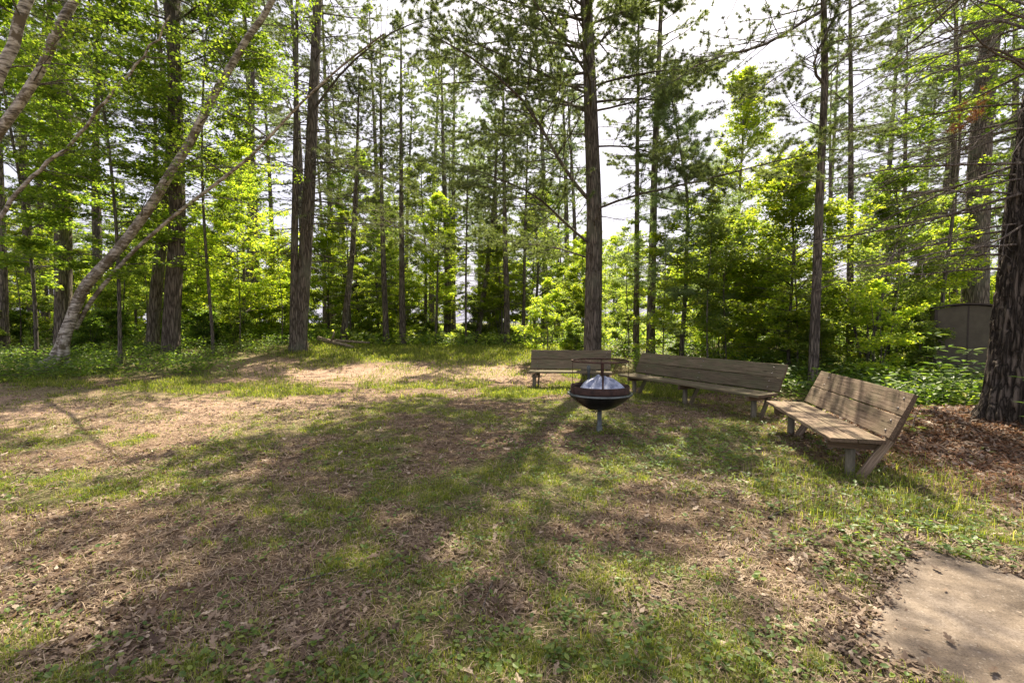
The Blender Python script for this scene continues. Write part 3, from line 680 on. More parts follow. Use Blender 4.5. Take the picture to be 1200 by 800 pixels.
# --- pine with the twisted limb, right of centre
D = 10.6
hero = [([(966, 12, D), (935, 28, D-.3), (908, 50, D-.6), (880, 60, D-.9), (850, 64, D-1.2), (815, 73, D-1.5), (790, 95, D-1.8)], .042),
        ([(963, 100, D), (952, 88, D-.1), (950, 70, D-.2), (962, 55, D-.3), (972, 30, D-.3), (990, -5, D-.3)], .036),
        ([(960, 60, D), (930, 75, D-.5), (905, 95, D-1), (880, 112, D-1.4), (860, 120, D-1.8)], .018),
        ([(960, 150, D), (942, 140, D-.2), (925, 120, D-.4), (915, 100, D-.6)], .014),
        ([(972, 160, D), (990, 150, D+.3), (1010, 155, D+.7), (1040, 165, D+1)], .016),
        ([(970, 95, D), (985, 70, D), (1010, 50, D+.4), (1050, 35, D+.8)], .02)]
hero_pine('pine_tree', 'slim pine with one thick crooked limb reaching left across open sky', [(953, 440), (957, 330), (961, 220), (967, 99), (965, 0)], D, 13, hero,
          seed=12, r0=.105, rtop=.03, live=(.60, 1), dead=(.38, .62), Lmax=2.3, nl=20, nd=12, twk=10, tufts=11, nn=11, dead_len=1.6, S=18, ridg=.09, flare=.3, nl_len=.09)
# --- pair at left (two big trunks)
hero_pine('pine_tree', 'thickest trunk on the left, front one of the close pair', [(199, 412), (203, 340), (209, 258), (205, 120), (201, 0)], 14.6, 22, (),
          seed=13, r0=.245, rtop=.07, live=(.40, 1), dead=(.14, .5), Lmax=4.0, nl=54, nd=20, twk=12, tufts=10, nn=10, S=26, flare=.14, bark='bark_red')
hero_pine('pine_tree', 'second trunk of the close left pair, slimmer and just behind the thickest dark trunk', [(178, 410), (184, 330), (192, 262), (201, 170), (207, 0)], 15.6, 20, (),
          seed=14, r0=.185, rtop=.05, live=(.5, 1), dead=(.16, .5), Lmax=3.2, nl=36, nd=14, twk=11, tufts=6, nn=9, S=20)
# --- pair at 345
D = 17.0
hero = [([(366, 190, D), (395, 190, D-1), (430, 200, D-2), (470, 215, D-2.6), (500, 235, D-3)], .03), ([(364, 235, D), (400, 238, D-1), (440, 250, D-2), (480, 275, D-3), (520, 300, D-3.5)], .03),
        ([(362, 262, D), (400, 262, D-.6), (450, 262, D-1.6), (500, 275, D-2.5)], .024), ([(370, 130, D), (395, 90, D-.5), (425, 60, D-1), (470, 30, D-1.5), (510, 20, D-2)], .05),
        ([(365, 210, D), (385, 195, D-.3), (410, 195, D+.4), (440, 205, D+.8)], .03)]
hero_pine('pine_tree', 'tall two-toned pine left of the clearing, thicker of two touching trunks', [(350, 407), (357, 310), (363, 220), (368, 100), (372, 0)], D, 21, hero,
          seed=15, r0=.25, rtop=.06, live=(.52, 1), dead=(.14, .5), Lmax=3.6, nl=54, nd=60, twk=12, tufts=10, nn=10, dead_len=4.0, S=22)
hero_pine('pine_tree', 'pole-thin straight pine standing against the left side of the taller two-toned pine', [(344, 408), (345, 300), (347, 150), (348, 0)], 16.8, 15, (),
          seed=16, r0=.15, rtop=.02, live=(.7, 1), dead=(.2, .68), Lmax=1.4, nl=20, nd=16, twk=9, tufts=5, dead_len=1.0, S=14)
# --- left mid pine at 75
hero_pine('pine_tree', 'dark upright pine directly behind the foot of the leaning birch', [(74, 405), (75, 300), (76, 180), (74, 60), (74, 0)], 15.2, 19, (),
          seed=17, r0=.235, rtop=.05, live=(.45, 1), dead=(.12, .5), Lmax=3.2, nl=36, nd=18, twk=11, tufts=6, S=18)
hero_pine('pine_tree', 'narrow dark trunk at the far left edge behind the green undergrowth', [(5, 412), (4, 330), (2, 250), (-4, 100), (-8, 0)], 15.5, 16, (),
          seed=18, r0=.12, rtop=.03, live=(.4, 1), dead=(.1, .4), Lmax=2.4, nl=36, nd=14, twk=11, tufts=6, S=14)
# --- right side: broad pine behind the cabin, slim one beside it
hero_pine('pine_tree', 'broad grey trunk rising behind the brown cabin', [(1142, 440), (1143, 350), (1147, 193), (1156, 80), (1166, 0)], 14.5, 21, (),
          seed=19, r0=.345, rtop=.08, live=(.45, 1), dead=(.16, .5), Lmax=4.0, nl=50, nd=26, twk=13, tufts=8, nn=10, dead_len=3.6, S=24, mat='needle_blue')
hero_pine('pine_tree', 'slim straight pine left of the broad trunk behind the cabin', [(1117, 430), (1117, 350), (1117, 220), (1120, 60), (1121, 0)], 15.5, 15, (),
          seed=20, r0=.125, rtop=.02, live=(.3, 1), dead=(.1, .35), Lmax=2.4, nl=48, nd=14, twk=12, tufts=7, mat='needle_blue', S=14)
hero_pine('pine_tree', 'dark slim pine just right of the crooked-limbed pine', [(996, 436), (996, 330), (997, 210), (997, 99), (996, 0)], 14.5, 14, (),
          seed=21, r0=.11, rtop=.02, live=(.5, 1), dead=(.1, .55), Lmax=1.9, nl=34, nd=18, twk=10, tufts=6, dead_len=1.5, S=14)
# --- centre trunks behind the benches
for pts, d, H, r0, lab, sd_ in (
    ([(745, 420), (746, 330), (747, 182), (748, 60)], 17, 13, .12, 'thin dark pine just right of the tallest middle pine', 31),
    ([(762, 425), (764, 330), (767, 193), (775, 0)], 15.5, 16, .15, 'dark pine trunk rising just left of the backrest end of the longest bench', 32),
    ([(524, 410), (525, 330), (520, 200), (517, 60)], 24, 15, .20, 'double-looking brown trunk in the centre of the far treeline', 33),
    ([(546, 411), (546, 330), (547, 260), (548, 200)], 21, 8, .055, 'pole-thin sapling trunk right of the brown trunk in the central treeline', 34),
    ([(559, 412), (563, 370), (570, 325), (577, 260)], 22, 11, .14, 'right-leaning dark trunk in the central treeline', 35),
    ([(594, 412), (594, 350), (592, 291), (590, 150)], 21, 13, .15, 'straight dark trunk in the treeline left of the farthest bench', 36),
    ([(613, 412), (614, 350), (615, 290), (618, 180)], 22, 11, .09, 'slim trunk in the treeline right above the left end of the farthest bench', 37),
    ([(453, 410), (450, 330), (447, 220), (446, 90)], 21, 14, .14, 'left one of the two matching slim trunks behind the lawn', 38),
    ([(472, 411), (471, 330), (470, 181), (470, 60)], 21, 15, .15, 'right one of the two matching slim trunks behind the lawn', 39),
    ([(402, 406), (407, 350), (413, 297), (418, 200)], 20.5, 12, .15, 'dark trunk leaning slightly right behind the fallen log', 40)):
    hero_pine('pine_tree', lab, pts, d, H, (), seed=sd_, r0=r0, rtop=.02, live=(.50, 1), dead=(.12, .55), Lmax=2.1, nl=34, nd=26, twk=11, tufts=9, nn=9, dead_len=2.4, S=14, nw=.009)
# --- young soft white pine behind the longest bench
hero_pine('young_pine', 'young blue-green white pine with layered soft boughs behind the longest bench', [(797, 428), (804, 330), (806, 230), (790, 130), (782, 90)], 14, 9, (),
          seed=41, r0=.075, rtop=.012, live=(.14, 1), dead=(.05, .15), Lmax=2.3, nl=60, nd=6, twk=13, tufts=6, nn=10, mat='needle_blue', S=12, nl_len=.12, subt=2, elev=(.0, .6))

# --- near right trunk with deep furrowed bark
def near_trunk():
    d = 6.15; pts = [(1199, 497), (1204, 430), (1221, 250), (1242, 100), (1258, 0)]
    x, y, P = screen_path(pts, d, 15, K=420)
    rng = np.random.default_rng(50); S = 260; dd = np.r_[0, np.cumsum(np.linalg.norm(np.diff(P, axis=0), axis=1))]
    s = dd/dd[-1]; r = .10+(.36-.10)*(1-s)**.8
    th = np.arange(S)*2*pi/S
    u_ = np.cos(th)[None]*2.1+0*dd[:, None]; w_ = np.sin(th)[None]*2.1
    # furrowed plates: stretched cells
    cell = np.abs(fbm(th[None]*4.2/pi*2.2+.25*np.sin(dd[:, None]*2.1), dd[:, None]*1.5, 3)-.5)*2
    ta = th[None]*24/(2*pi)+1.3*fbm(th[None]*2, dd[:, None]*2.2, 3)*2
    ridge = np.abs(np.sin(pi*ta))**.6; brk = sm((fbm(th[None]*9, dd[:, None]*7+4, 2)-.32)/.12)
    wrap = 1-np.clip((th-5.9)/.38, 0, 1)[None]          # blend the seam
    hgt = (.050*ridge*brk+.025*cell)*wrap+.02*(fbm(u_*9+30, w_*9+dd[:, None]*12, 3)-.5)
    rr = r[:, None]+hgt-.02
    rr = rr*(1+.55*np.exp(-dd/.30)[:, None]*(.7+.45*np.sin(4*th+1.2))[None])
    t_ = norm(np.gradient(P, axis=0)); a = norm(np.cross(t_, [[.01, 1, 0]])); b = np.cross(t_, a)
    a = -a
    V = P[:, None]+rr[..., None]*(np.cos(th+pi/2)[None, :, None]*a[:, None]+np.sin(th+pi/2)[None, :, None]*b[:, None])
    k, q = np.meshgrid(np.arange(len(P)-1), np.arange(S), indexing='ij'); q2 = (q+1) % S
    F = np.stack([k*S+q, (k+1)*S+q, (k+1)*S+q2, k*S+q2], -1).reshape(-1, 4)
    t = thing('pine_tree', 'nearest tree, huge trunk with deeply furrowed bark above the reddish litter mound', 'tree', (x, y, gz1(x, y)-.06))
    obj('trunk', mesh_np('trunk', V.reshape(-1, 3), [F], M['bark_deep'], True), t)
    br = Acc(); cr = Acc()
    lim = [([(1205, 225, 6.1), (1150, 240, 6.3), (1080, 262, 6.7), (1000, 275, 7.1), (945, 285, 7.5)], .020), ([(1205, 205, 6.1), (1160, 205, 6.6), (1100, 225, 7.3), (1040, 235, 8)], .016),
           ([(1210, 120, 6.1), (1170, 150, 6.1), (1120, 180, 6.3), (1060, 200, 6.5), (1015, 225, 6.6)], .015), ([(1212, 85, 6.1), (1180, 60, 5.9), (1130, 50, 5.6), (1085, 75, 5.4), (1045, 120, 5.2)], .018),
           ([(1215, 40, 6.1), (1170, 20, 6.3), (1120, 30, 6.6), (1070, 60, 6.9), (1030, 100, 7.2)], .018), ([(1205, 260, 6.1), (1165, 285, 5.9), (1110, 300, 6.2), (1060, 318, 6.6)], .014),
           ([(1215, 10, 6.1), (1160, -10, 6.8), (1090, 0, 7.6), (1020, 25, 8.3), (965, 60, 8.8)], .020), ([(1208, 150, 6.1), (1190, 175, 5.8), (1172, 205, 5.6), (1160, 235, 5.5)], .010)]
    Q = np.stack([resample(np.array(local(p, x, y)), 10) for p, _ in lim]); RR = np.stack([r_*(1-.8*np.linspace(0, 1, 10)) for _, r_ in lim])
    Qp, Rp = limbs_at(rng, P, s, r, 1.9, 6.5, 26, lambda h: 0*h+2.9, lambda h: 0*h+.02, .22, .08, K=10, az=lambda n: rng.uniform(pi*.60, pi*1.15, n), rad=.12)
    Q = np.concatenate([Q, Qp]); RR = np.concatenate([RR, Rp])
    tubes(br, Q, RR, 6); T, TR = kids(rng, Q, RR, 14, .15, 1, .6, .34, K=5, planar=.5, lift=-.18, rf=.45, rmin=.0022, wig=.05); tubes(br, T, TR, 4)
    T2, TR2 = kids(rng, T, TR, 5, .2, 1, .6, .5, K=4, planar=.6, lift=-.1, rf=.5, rmin=.0016, wig=.06); tubes(br, T2, TR2, 3)
    # live upper limbs above the picture, they shade the right foreground
    Q2, R2 = limbs_at(rng, P, s, r, 6.5, 14.7, 40, lambda h: 3.6*(1-(h-6.5)/9)+.6, lambda h: 0*h+.15, .12, .12); Q2b, R2b = limbs_at(rng, P, s, r, 7.0, 10.0, 13, lambda h: 0*h+4.6, lambda h: 0*h+.10, .10, .10, az=lambda n: rng.uniform(pi*.80, pi*1.06, n))
    Q2 = np.concatenate([Q2, Q2b]); R2 = np.concatenate([R2, R2b]); tubes(br, Q2, R2, 5)
    T3, TR3 = kids(rng, Q2, R2, 13, .2, 1, .95, .42, K=4, planar=.3, lift=.05, minlen=.2, rf=.45); tubes(br, T3, TR3, 3)
    i = np.repeat(np.arange(len(T3)), 8); p, tn, _ = along(T3, TR3, i, rng.uniform(.3, 1, len(i))); needle_tufts(cr, rng, p, tn, 10, .11, .007)
    obj('branches', br.mesh('branches', M['dead'], True), t); obj('crown', cr.mesh('crown', M['needle']), t)
    # rusty dead needle clump
    c2 = Acc(); pts = [W(u, v, 7.0)-np.array([x, y, gz1(x, y)-.06]) for u, v in ((1125, 133), (1118, 150), (1135, 138), (1148, 128), (1155, 115), (1140, 133), (1123, 152), (1128, 131))]
    pts = np.repeat(np.array(pts), 7, 0)+rng.normal(0, .05, (56, 3)); needle_tufts(c2, rng, pts, norm(rng.normal(size=(56, 3))), 16, .09, .007)
    o = obj('dead_needles', c2.mesh('dead_needles', M['needle_rust']), t); o['label'] = 'rust-orange clump of dead needles'
near_trunk()

# --- leaning birch clump
def birch():
    d = 12.4
    x, y, P = screen_path([(66, 415), (91, 341), (137, 297), (180, 235), (220, 170), (258, 99), (319, 0), (350, -50), (410, -120), (480, -190)], d, 13, dd=-1.0)  # points above the frame extend the stem unseen, to shade the foreground
    rng = np.random.default_rng(60)
    t = thing('birch_tree', 'leaning white birch, two stems slanting right from one swollen foot', 'tree', (x, y, gz1(x, y)-.06))
    P[2:] += rng.normal(0, .022, P[2:].shape); P[2:-2] = (P[1:-3]+2*P[2:-2]+P[3:-1])/4
    tr = Acc(); V, F, P, r, s = trunk_rings(P, .14, .035, 24, 1.6, rng, 1, .10, 1.0); tr.add(V, F)
    obj('trunk', tr.mesh('trunk', M['birch'], True), t)
    pth = resample(np.array(local([(88, 385, d+.1), (104, 355, d+.1), (150, 300, d-.2), (203, 253, d-.5), (258, 212, d-.7), (297, 181, d-.9), (352, 121, d-1.2), (400, 77, d-1.5), (450, 40, d-1.9)], x, y)), 40)
    tr2 = Acc(); V, F, P2, r2, s2 = trunk_rings(pth, .055, .016, 16, .1, rng, 5, .06); tr2.add(V, F); obj('second_stem', tr2.mesh('second_stem', M['birch'], True), t)
    br = Acc(); cr = Acc(); allB = []
    for PP, rr_, lo, hi, n in ((P, r, .3, .98, 40), (P2, r2, .4, .98, 16)):
        K = len(PP); i = rng.integers(int(K*lo), int(K*hi), n); b = PP[i]; az = rng.uniform(0, 2*pi, n); L = rng.uniform(.9, 2.2, n)*np.where((i > .62*K) & (K > 42), 1.5, 1); e = rng.uniform(0, .7, n); q = np.linspace(0, 1, 7)[None]
        Q = np.stack([b[:, 0:1]+L[:, None]*q*np.cos(e)[:, None]*np.cos(az)[:, None], b[:, 1:2]+L[:, None]*q*np.cos(e)[:, None]*np.sin(az)[:, None], b[:, 2:3]+L[:, None]*(q*np.sin(e)[:, None]-.18*q**2)], -1)+rng.normal(0, .03, (n, 7, 3))*q[..., None]
        RR = .016*(1-.8*q)*np.ones((n, 1)); tubes(br, Q, RR, 5)
        A, AR = kids(rng, Q, RR, 6, .25, 1, .8, .45, K=4, planar=.6, lift=-.15); tubes(br, A, AR, 3)
        B, BR = kids(rng, A, AR, 4, .2, 1, .8, .55, K=3, planar=.6, lift=-.2, minlen=.12); tubes(br, B, BR, 3)
        j = np.repeat(np.arange(len(B)), 5); p, _, _ = along(B, BR, j, rng.uniform(.2, 1, len(j))); leaves(cr, rng, p, 1, .07, .05, .6)
    obj('branches', br.mesh('branches', M['bark_grey'], True), t); obj('crown', cr.mesh('crown', M['leaf']), t)
birch()
def lean_birch(name, label, pts, d0, r0, seed, nl=18, big=1.0):
    """stem whose foot is out of frame at the left"""
    Wp = np.array([W(u, v, d) for u, v, d in pts]); b = Wp[0]; g0 = gz1(b[0], b[1]); Wp[0][2] = g0-.05
    rng = np.random.default_rng(seed); P = resample(Wp, 40)-np.array([b[0], b[1], g0]); P[2:] += rng.normal(0, .018, P[2:].shape)
    t = thing(name, label, 'tree', (b[0], b[1], g0)); tr = Acc(); V, F, P, r, s = trunk_rings(P, r0, r0*.25, 20, .2, rng, seed, .06); tr.add(V, F); obj('trunk', tr.mesh('trunk', M['birch'], True), t)
    br = Acc(); cr = Acc(); K = len(P); i = rng.integers(int(K*.35), K, nl); bb = P[i]; az = rng.uniform(0, 2*pi, nl); L = rng.uniform(.9, 2.0, nl)*np.where(i > .6*K, big, 1); e = rng.uniform(-.1, .6, nl); q = np.linspace(0, 1, 7)[None]
    Q = np.stack([bb[:, 0:1]+L[:, None]*q*np.cos(e)[:, None]*np.cos(az)[:, None], bb[:, 1:2]+L[:, None]*q*np.cos(e)[:, None]*np.sin(az)[:, None], bb[:, 2:3]+L[:, None]*(q*np.sin(e)[:, None]-.12*q**2)], -1)+rng.normal(0, .03, (nl, 7, 3))*q[..., None]
    RR = .014*(1-.8*q)*np.ones((nl, 1)); tubes(br, Q, RR, 5); A, AR = kids(rng, Q, RR, 6, .25, 1, .8, .45, K=4, planar=.5); tubes(br, A, AR, 3)
    B, BR = kids(rng, A, AR, 4, .2, 1, .8, .5, K=3, planar=.5, minlen=.1); tubes(br, B, BR, 3)
    j = np.repeat(np.arange(len(B)), 5); p, _, _ = along(B, BR, j, rng.uniform(.2, 1, len(j))); leaves(cr, rng, p, 1, .075, .05, .6)
    obj('branches', br.mesh('branches', M['bark_grey'], True), t); obj('crown', cr.mesh('crown', M['leaf']), t)
lean_birch('birch_tree', 'thick peeling birch stem crossing the top left corner', [(-180, 430, 9), (-95, 290, 9), (0, 155, 9), (30, 115, 8.9), (72, 35, 8.8), (92, -20, 8.6), (130, -80, 8.8), (230, -150, 9.6), (350, -200, 10.6), (490, -230, 11.2)], 9, .105, 61, 60, 1.7)  # unseen upper stem and crown added over the clearing for foreground shade
lean_birch('birch_tree', 'second birch stem in the top left corner, above and left of the other', [(-150, 440, 7.6), (-80, 250, 7.6), (0, 95, 7.5), (18, 40, 7.5), (38, -20, 7.4), (60, -110, 7.4), (160, -190, 8.5), (290, -240, 9.8), (420, -260, 10.8)], 9, .10, 62, 50, 1.7)  # its end past the frame top is likewise bent over to cast shade
lean_birch('birch_tree', 'thin grey stem leaning right between the corner birches and the leaning birch', [(-60, 425, 11), (-25, 300, 11), (19, 225, 10.9), (50, 195, 10.8), (85, 170, 10.7), (130, 112, 10.4), (176, 60, 10.2), (200, 20, 10)], 9, .062, 63, 12)

# --- maples and other leafy trees placed one by one
def leafy(label, u, d, H, group=None, name='maple_tree', dz=0, **k):
    x, y = W(u, 400, d)[:2]; rng = np.random.default_rng(k.get('seed', 1))
    return plant_tree(name, label, 'tree', leafy_parts(H=H, **k), x, y, group, rng.uniform(0, 6), dz=dz)
MP = (MAPLE_V, MAPLE_F)
leafy('lime green maple at the far left in front of the dark pine trunk', 42, 13.6, 11.5, seed=70, r0=.05, nl=66, Lmax=2.6, crown=(.22, 1), n2=7, n3=5, lv=5, size=.095, tmpl=MP, elev=(.1, .7), flat=.25, mat='leaf')
leafy('leafy green maple standing between the leaning birch and the thickest left trunk', 140, 13.2, 13, seed=71, r0=.05, nl=78, Lmax=3.0, crown=(.2, 1), n2=7, n3=5, lv=5, size=.095, tmpl=MP, elev=(.1, .8), flat=.25, mat='leaf')
leafy('green maple with high leafy boughs just right of the thickest left trunk', 250, 15.0, 13.5, seed=72, r0=.05, nl=70, Lmax=3.2, crown=(.33, 1), n2=7, n3=5, lv=5, size=.095, tmpl=MP, elev=(.1, .8), flat=.3, mat='leaf')
leafy('bright lime maple glowing between the left pair of trunks and the two-toned pine', 286, 19.5, 8.0, seed=73, r0=.07, nl=60, Lmax=3.2, crown=(.10, 1), n2=7, n3=5, lv=6, size=.085, tmpl=MP, mat='leaf_lime')
leafy('pale green maple low behind the fallen log', 385, 23.5, 5.0, seed=74, r0=.05, nl=34, Lmax=2.4, crown=(.08, 1), n2=7, n3=5, lv=6, size=.095, mat='leaf_lime')
leafy('yellow-green maple glowing behind the gap between the longest and the nearest bench', 925, 13.2, 5.9, seed=75, r0=.05, nl=64, Lmax=2.9, crown=(.10, 1), n2=8, n3=5, lv=6, size=.085, tmpl=MP, mat='leaf_lime', elev=(.15, .9))
leafy('young maple with yellow-green leaves behind the longest bench', 850, 15.5, 4.6, seed=76, r0=.045, nl=54, Lmax=2.6, crown=(.08, 1), n2=7, n3=5, lv=6, size=.085, tmpl=MP, mat='leaf_lime')
leafy('tall bright-topped tree standing against open sky right of centre', 868, 21, 12.0, seed=77, r0=.10, nl=56, Lmax=2.6, crown=(.34, 1), n2=8, n3=5, lv=6, size=.095, mat='leaf_lime', elev=(.4, 1.1))
leafy('green leafy tree left of the brown cabin', 1040, 13.4, 5.6, seed=78, r0=.05, nl=36, Lmax=2.2, crown=(.12, 1), n2=7, n3=5, lv=5, size=.085, tmpl=MP, mat='leaf_mid')
leafy('leafy tree whose boughs hang in front of the broad trunk behind the cabin', 1100, 12.6, 12, seed=79, r0=.05, nl=40, Lmax=2.8, crown=(.35, 1), n2=7, n3=5, lv=5, size=.085, tmpl=MP, mat='leaf', elev=(.0, .7), flat=.25)
leafy('dark-stemmed sapling with forked stems left of the cabin', 1012, 12.4, 4.6, seed=80, r0=.045, nl=22, Lmax=1.5, crown=(.35, 1), n2=6, n3=4, lv=4, size=.09, mat='leaf_mid', stems=3)
leafy('green tree filling the gap between the two matching trunks and the central treeline', 498, 25, 9.5, seed=81, r0=.1, nl=44, Lmax=2.8, crown=(.2, 1), n2=7, n3=5, lv=6, size=.10, mat='leaf_mid')
leafy('mid green tree rising behind the left end of the farthest bench', 625, 24, 7.6, seed=82, r0=.09, nl=44, Lmax=2.8, crown=(.12, 1), n2=7, n3=5, lv=6, size=.10, mat='leaf_mid')

# --- the wood behind: copies of a few kinds
VAR = {}
for k in range(4):
    VAR['pine', k] = pine_parts(100+k, H=15+2*k, r0=.15+.02*k, rtop=.02, live=(.30+.05*k, 1), dead=(.08, .38), Lmax=2.7, nl=56, nd=22, twk=13, tufts=9, nn=8, nl_len=.12, nw=.0095, S=12, mat='needle' if k % 2 else 'needle_blue')
for k in range(3):
    VAR['leafy', k] = leafy_parts(120+k, H=8+1.5*k, r0=.09, nl=34, Lmax=2.7, crown=(.22+.06*k, 1), n2=8, n3=6, lv=7, size=.105, mat=('leaf_mid', 'leaf_lime', 'leaf')[k])
for k in range(3):
    VAR['shrub', k] = leafy_parts(130+k, H=(2.3, 3.2, 1.5)[k], r0=.018, rtop=.004, nl=22, Lmax=(1.0, 1.3, .8)[k], crown=(.08, 1), n2=6, n3=4, lv=6, size=.085, mat=('leaf_mid', 'leaf_lime', 'weed')[k], stems=4, S=6, spread=.05)
VAR['sapling', 0] = leafy_parts(136, H=4.2, r0=.022, rtop=.004, nl=20, Lmax=1.1, crown=(.2, 1), n2=6, n3=4, lv=4, size=.085, mat='leaf_lime', S=7, flat=.25, elev=(.1, .7))
VAR['sapling', 1] = leafy_parts(137, H=5.5, r0=.03, rtop=.004, nl=22, Lmax=1.3, crown=(.3, 1), n2=6, n3=4, lv=4, size=.09, mat='leaf_mid', S=7, flat=.25, elev=(.1, .7))
VAR['spruce', 0] = pine_parts(140, H=13, r0=.12, rtop=.015, live=(.04, 1), dead=(.02, .05), Lmax=2.2, nl=110, nd=3, twk=12, tufts=8, nn=6, nl_len=.07, nw=.014, S=10, elev=(-.15, .3), mat='needle', prof=lambda q: 1-q*.93)
ROOT = {}
LAB = {'pine': ('pine_tree', 'tree', 'slender background pine'), 'leafy': ('leafy_tree', 'tree', 'background leafy tree'), 'spruce': ('spruce_tree', 'tree', 'conical dark spruce'), 'shrub': ('shrub', 'shrub', 'leafy green shrub'), 'sapling': ('sapling', 'tree', 'sapling')}
MARKS = [(-200, 'beyond the corner birches'), (40, 'behind the foot of the leaning birch'), (150, 'behind the left pair of big trunks'), (250, 'behind the bright lime maple at left'), (330, 'behind the two touching trunks'),
         (385, 'behind the fallen log'), (440, 'behind the two matching trunks'), (500, 'in the middle of the far treeline'), (590, 'behind the left end of the farthest bench'), (650, 'behind the tallest middle pine'),
         (740, 'behind the left half of the longest bench'), (830, 'behind the right half of the longest bench'), (915, 'behind the yellow-green maple'), (985, 'behind the nearest bench'), (1060, 'left of the brown cabin'), (1110, 'behind the brown cabin'), (1175, 'beyond the nearest furrowed trunk')]
_cnt = {}
def depthword(d): return 'close' if d < 17 else 'at middle distance' if d < 26 else 'far back' if d < 36 else 'farthest back'
def scatter(kind, k, x, y, sc, rz):
    d = y; u = 600+FPX*x/max(d, .1); place_ = [t for q, t in MARKS if u >= q][-1] if u > -200 else MARKS[0][1]
    nm, cat, base = LAB[kind]
    if kind == 'leafy': base = ('broad mid green leafy tree', 'bright lime green leafy tree', 'deep green leafy tree')[k]
    if kind == 'pine': base = ('blue-green slender pine', 'dark green slender pine', 'tall blue-green pine', 'tall dark green pine')[k]
    if kind == 'sapling': base = ('thin lime-leaved sapling', 'taller thin green-leaved sapling')[k]
    if kind == 'shrub': base = ('mid green leafy shrub', 'tall lime green shrub', 'low broadleaf bush')[k]
    lab = base+' '+depthword(d)+', '+place_; grp = {'shrub': 'shrubs along the edge of the wood', 'sapling': 'saplings along the edge of the wood'}.get(kind, 'trees of the wood behind the clearing')
    key = (kind, k)
    if key not in ROOT:
        t = plant_tree(nm, lab, cat, VAR[key], x, y, grp, rz, sc); ROOT[key] = t
    else: t = dup(ROOT[key], (x, y, gz1(x, y)-.06), rz, sc, lab, grp)
    return t
rb = np.random.default_rng(5); pts = []
def free(x, y, dmin): return all((x-a)**2+(y-b)**2 > dmin**2 for a, b in pts)
def sown(n, kind_fn, ylo, yhi, ulo, uhi, dmin, sc=(.8, 1.15), pw=1.0):
    c = 0; tries = 0
    while c < n and tries < n*60:
        tries += 1; y = ylo+(yhi-ylo)*rb.random()**pw; u = rb.uniform(ulo, uhi); x = (u-600)/FPX*y
        if not free(x, y, dmin): continue
        kind, k, s_ = kind_fn(u, y)
        pts.append((x, y)); scatter(kind, k, x, y, s_*rb.uniform(*sc), rb.uniform(0, 6.28)); c += 1
def forest(u, y):
    r = rb.random(); far = y > 30
    if 700 < u < 1060 and y < 36: return 'leafy', int(rb.choice([0, 1, 1])), rb.uniform(.4, .62)
    hs = 1.0
    if 740 < u < 1010: hs = .6                     # open sky above here
    if r < (.42 if y < 34 else .5): return 'pine', int(rb.integers(0, 4)), hs
    if r < (.44 if y < 34 else .54): return 'spruce', 0, hs*.9
    return 'leafy', int(rb.integers(0, 3)), hs*(1.0 if y > 26 else .75)
sown(34, lambda u, y: ('leafy', int(rb.choice([0, 1, 1, 2])), rb.uniform(.4, .7)), 19, 29, -120, 1330, 1.5)
sown(24, forest, 25, 34, -120, 1330, 1.7)
sown(20, lambda u, y: ('leafy', int(rb.choice([0, 1, 2])), rb.uniform(.5, .8)), 36, 58, 120, 800, 2.2)
sown(48, forest, 34, 56, -100, 1300, 2.2)
sown(9, lambda u, y: ('pine', int(rb.integers(0, 4)), 1.3), 31, 40, 330, 700, 1.6)
sown(9, lambda u, y: ('pine', int(rb.integers(0, 4)), 1.25), 27, 38, 930, 1190, 1.6)
sown(7, lambda u, y: ('pine', int(rb.integers(0, 4)), 1.2), 24, 32, -20, 300, 1.6)
sown(70, lambda u, y: ('shrub', int(rb.integers(0, 2)), 2.0), 34, 52, -80, 1250, 1.2)
# side trees out of frame that shade the clearing and close the wood from the side
sown(10, lambda u, y: ('pine', int(rb.integers(0, 4)), 1.1), 17, 24, -300, 130, 2.2)
sown(5, lambda u, y: ('pine', int(rb.integers(0, 4)), 1.0), 18, 26, 1060, 1400, 2.4)
sown(18, lambda u, y: ('sapling', int(rb.integers(0, 2)), .9), 12.2, 18, 720, 1130, .8)
sown(14, lambda u, y: ('sapling', int(rb.integers(0, 2)), 1.0), 16.5, 22, -40, 330, .9)
sown(14, lambda u, y: ('sapling', int(rb.integers(0, 2)), 1.0), 22, 27, 330, 720, .9)
pts = []
# shrubs along the edges
def shr(n, boxes):
    for (u0, u1, y0, y1, k, s) in boxes:
        for _ in range(n):
            y = rb.uniform(y0, y1); u = rb.uniform(u0, u1); x = (u-600)/FPX*y
            if not free(x, y, .7): continue
            pts.append((x, y)); scatter('shrub', int(rb.choice(k)), x, y, s*rb.uniform(.75, 1.2), rb.uniform(0, 6.28))
shr(8, [(-60, 120, 14.5, 18, (0, 2), .9), (90, 330, 17, 20, (0, 1, 2), .9), (250, 400, 20.5, 23, (0, 1), 1.0), (380, 640, 22, 25, (0, 1, 2), .95), (640, 780, 15.5, 20, (0, 1, 2), .8), (780, 980, 13, 16.5, (0, 1), .65),
        (960, 1090, 10.5, 13.5, (0, 1, 2), .75), (1040, 1180, 12.5, 16, (0, 1), .9), (300, 700, 25, 29, (1, 0), 1.2), (700, 1150, 18, 24, (1, 0), 1.2), (-50, 300, 20, 27, (0, 1), 1.2)])
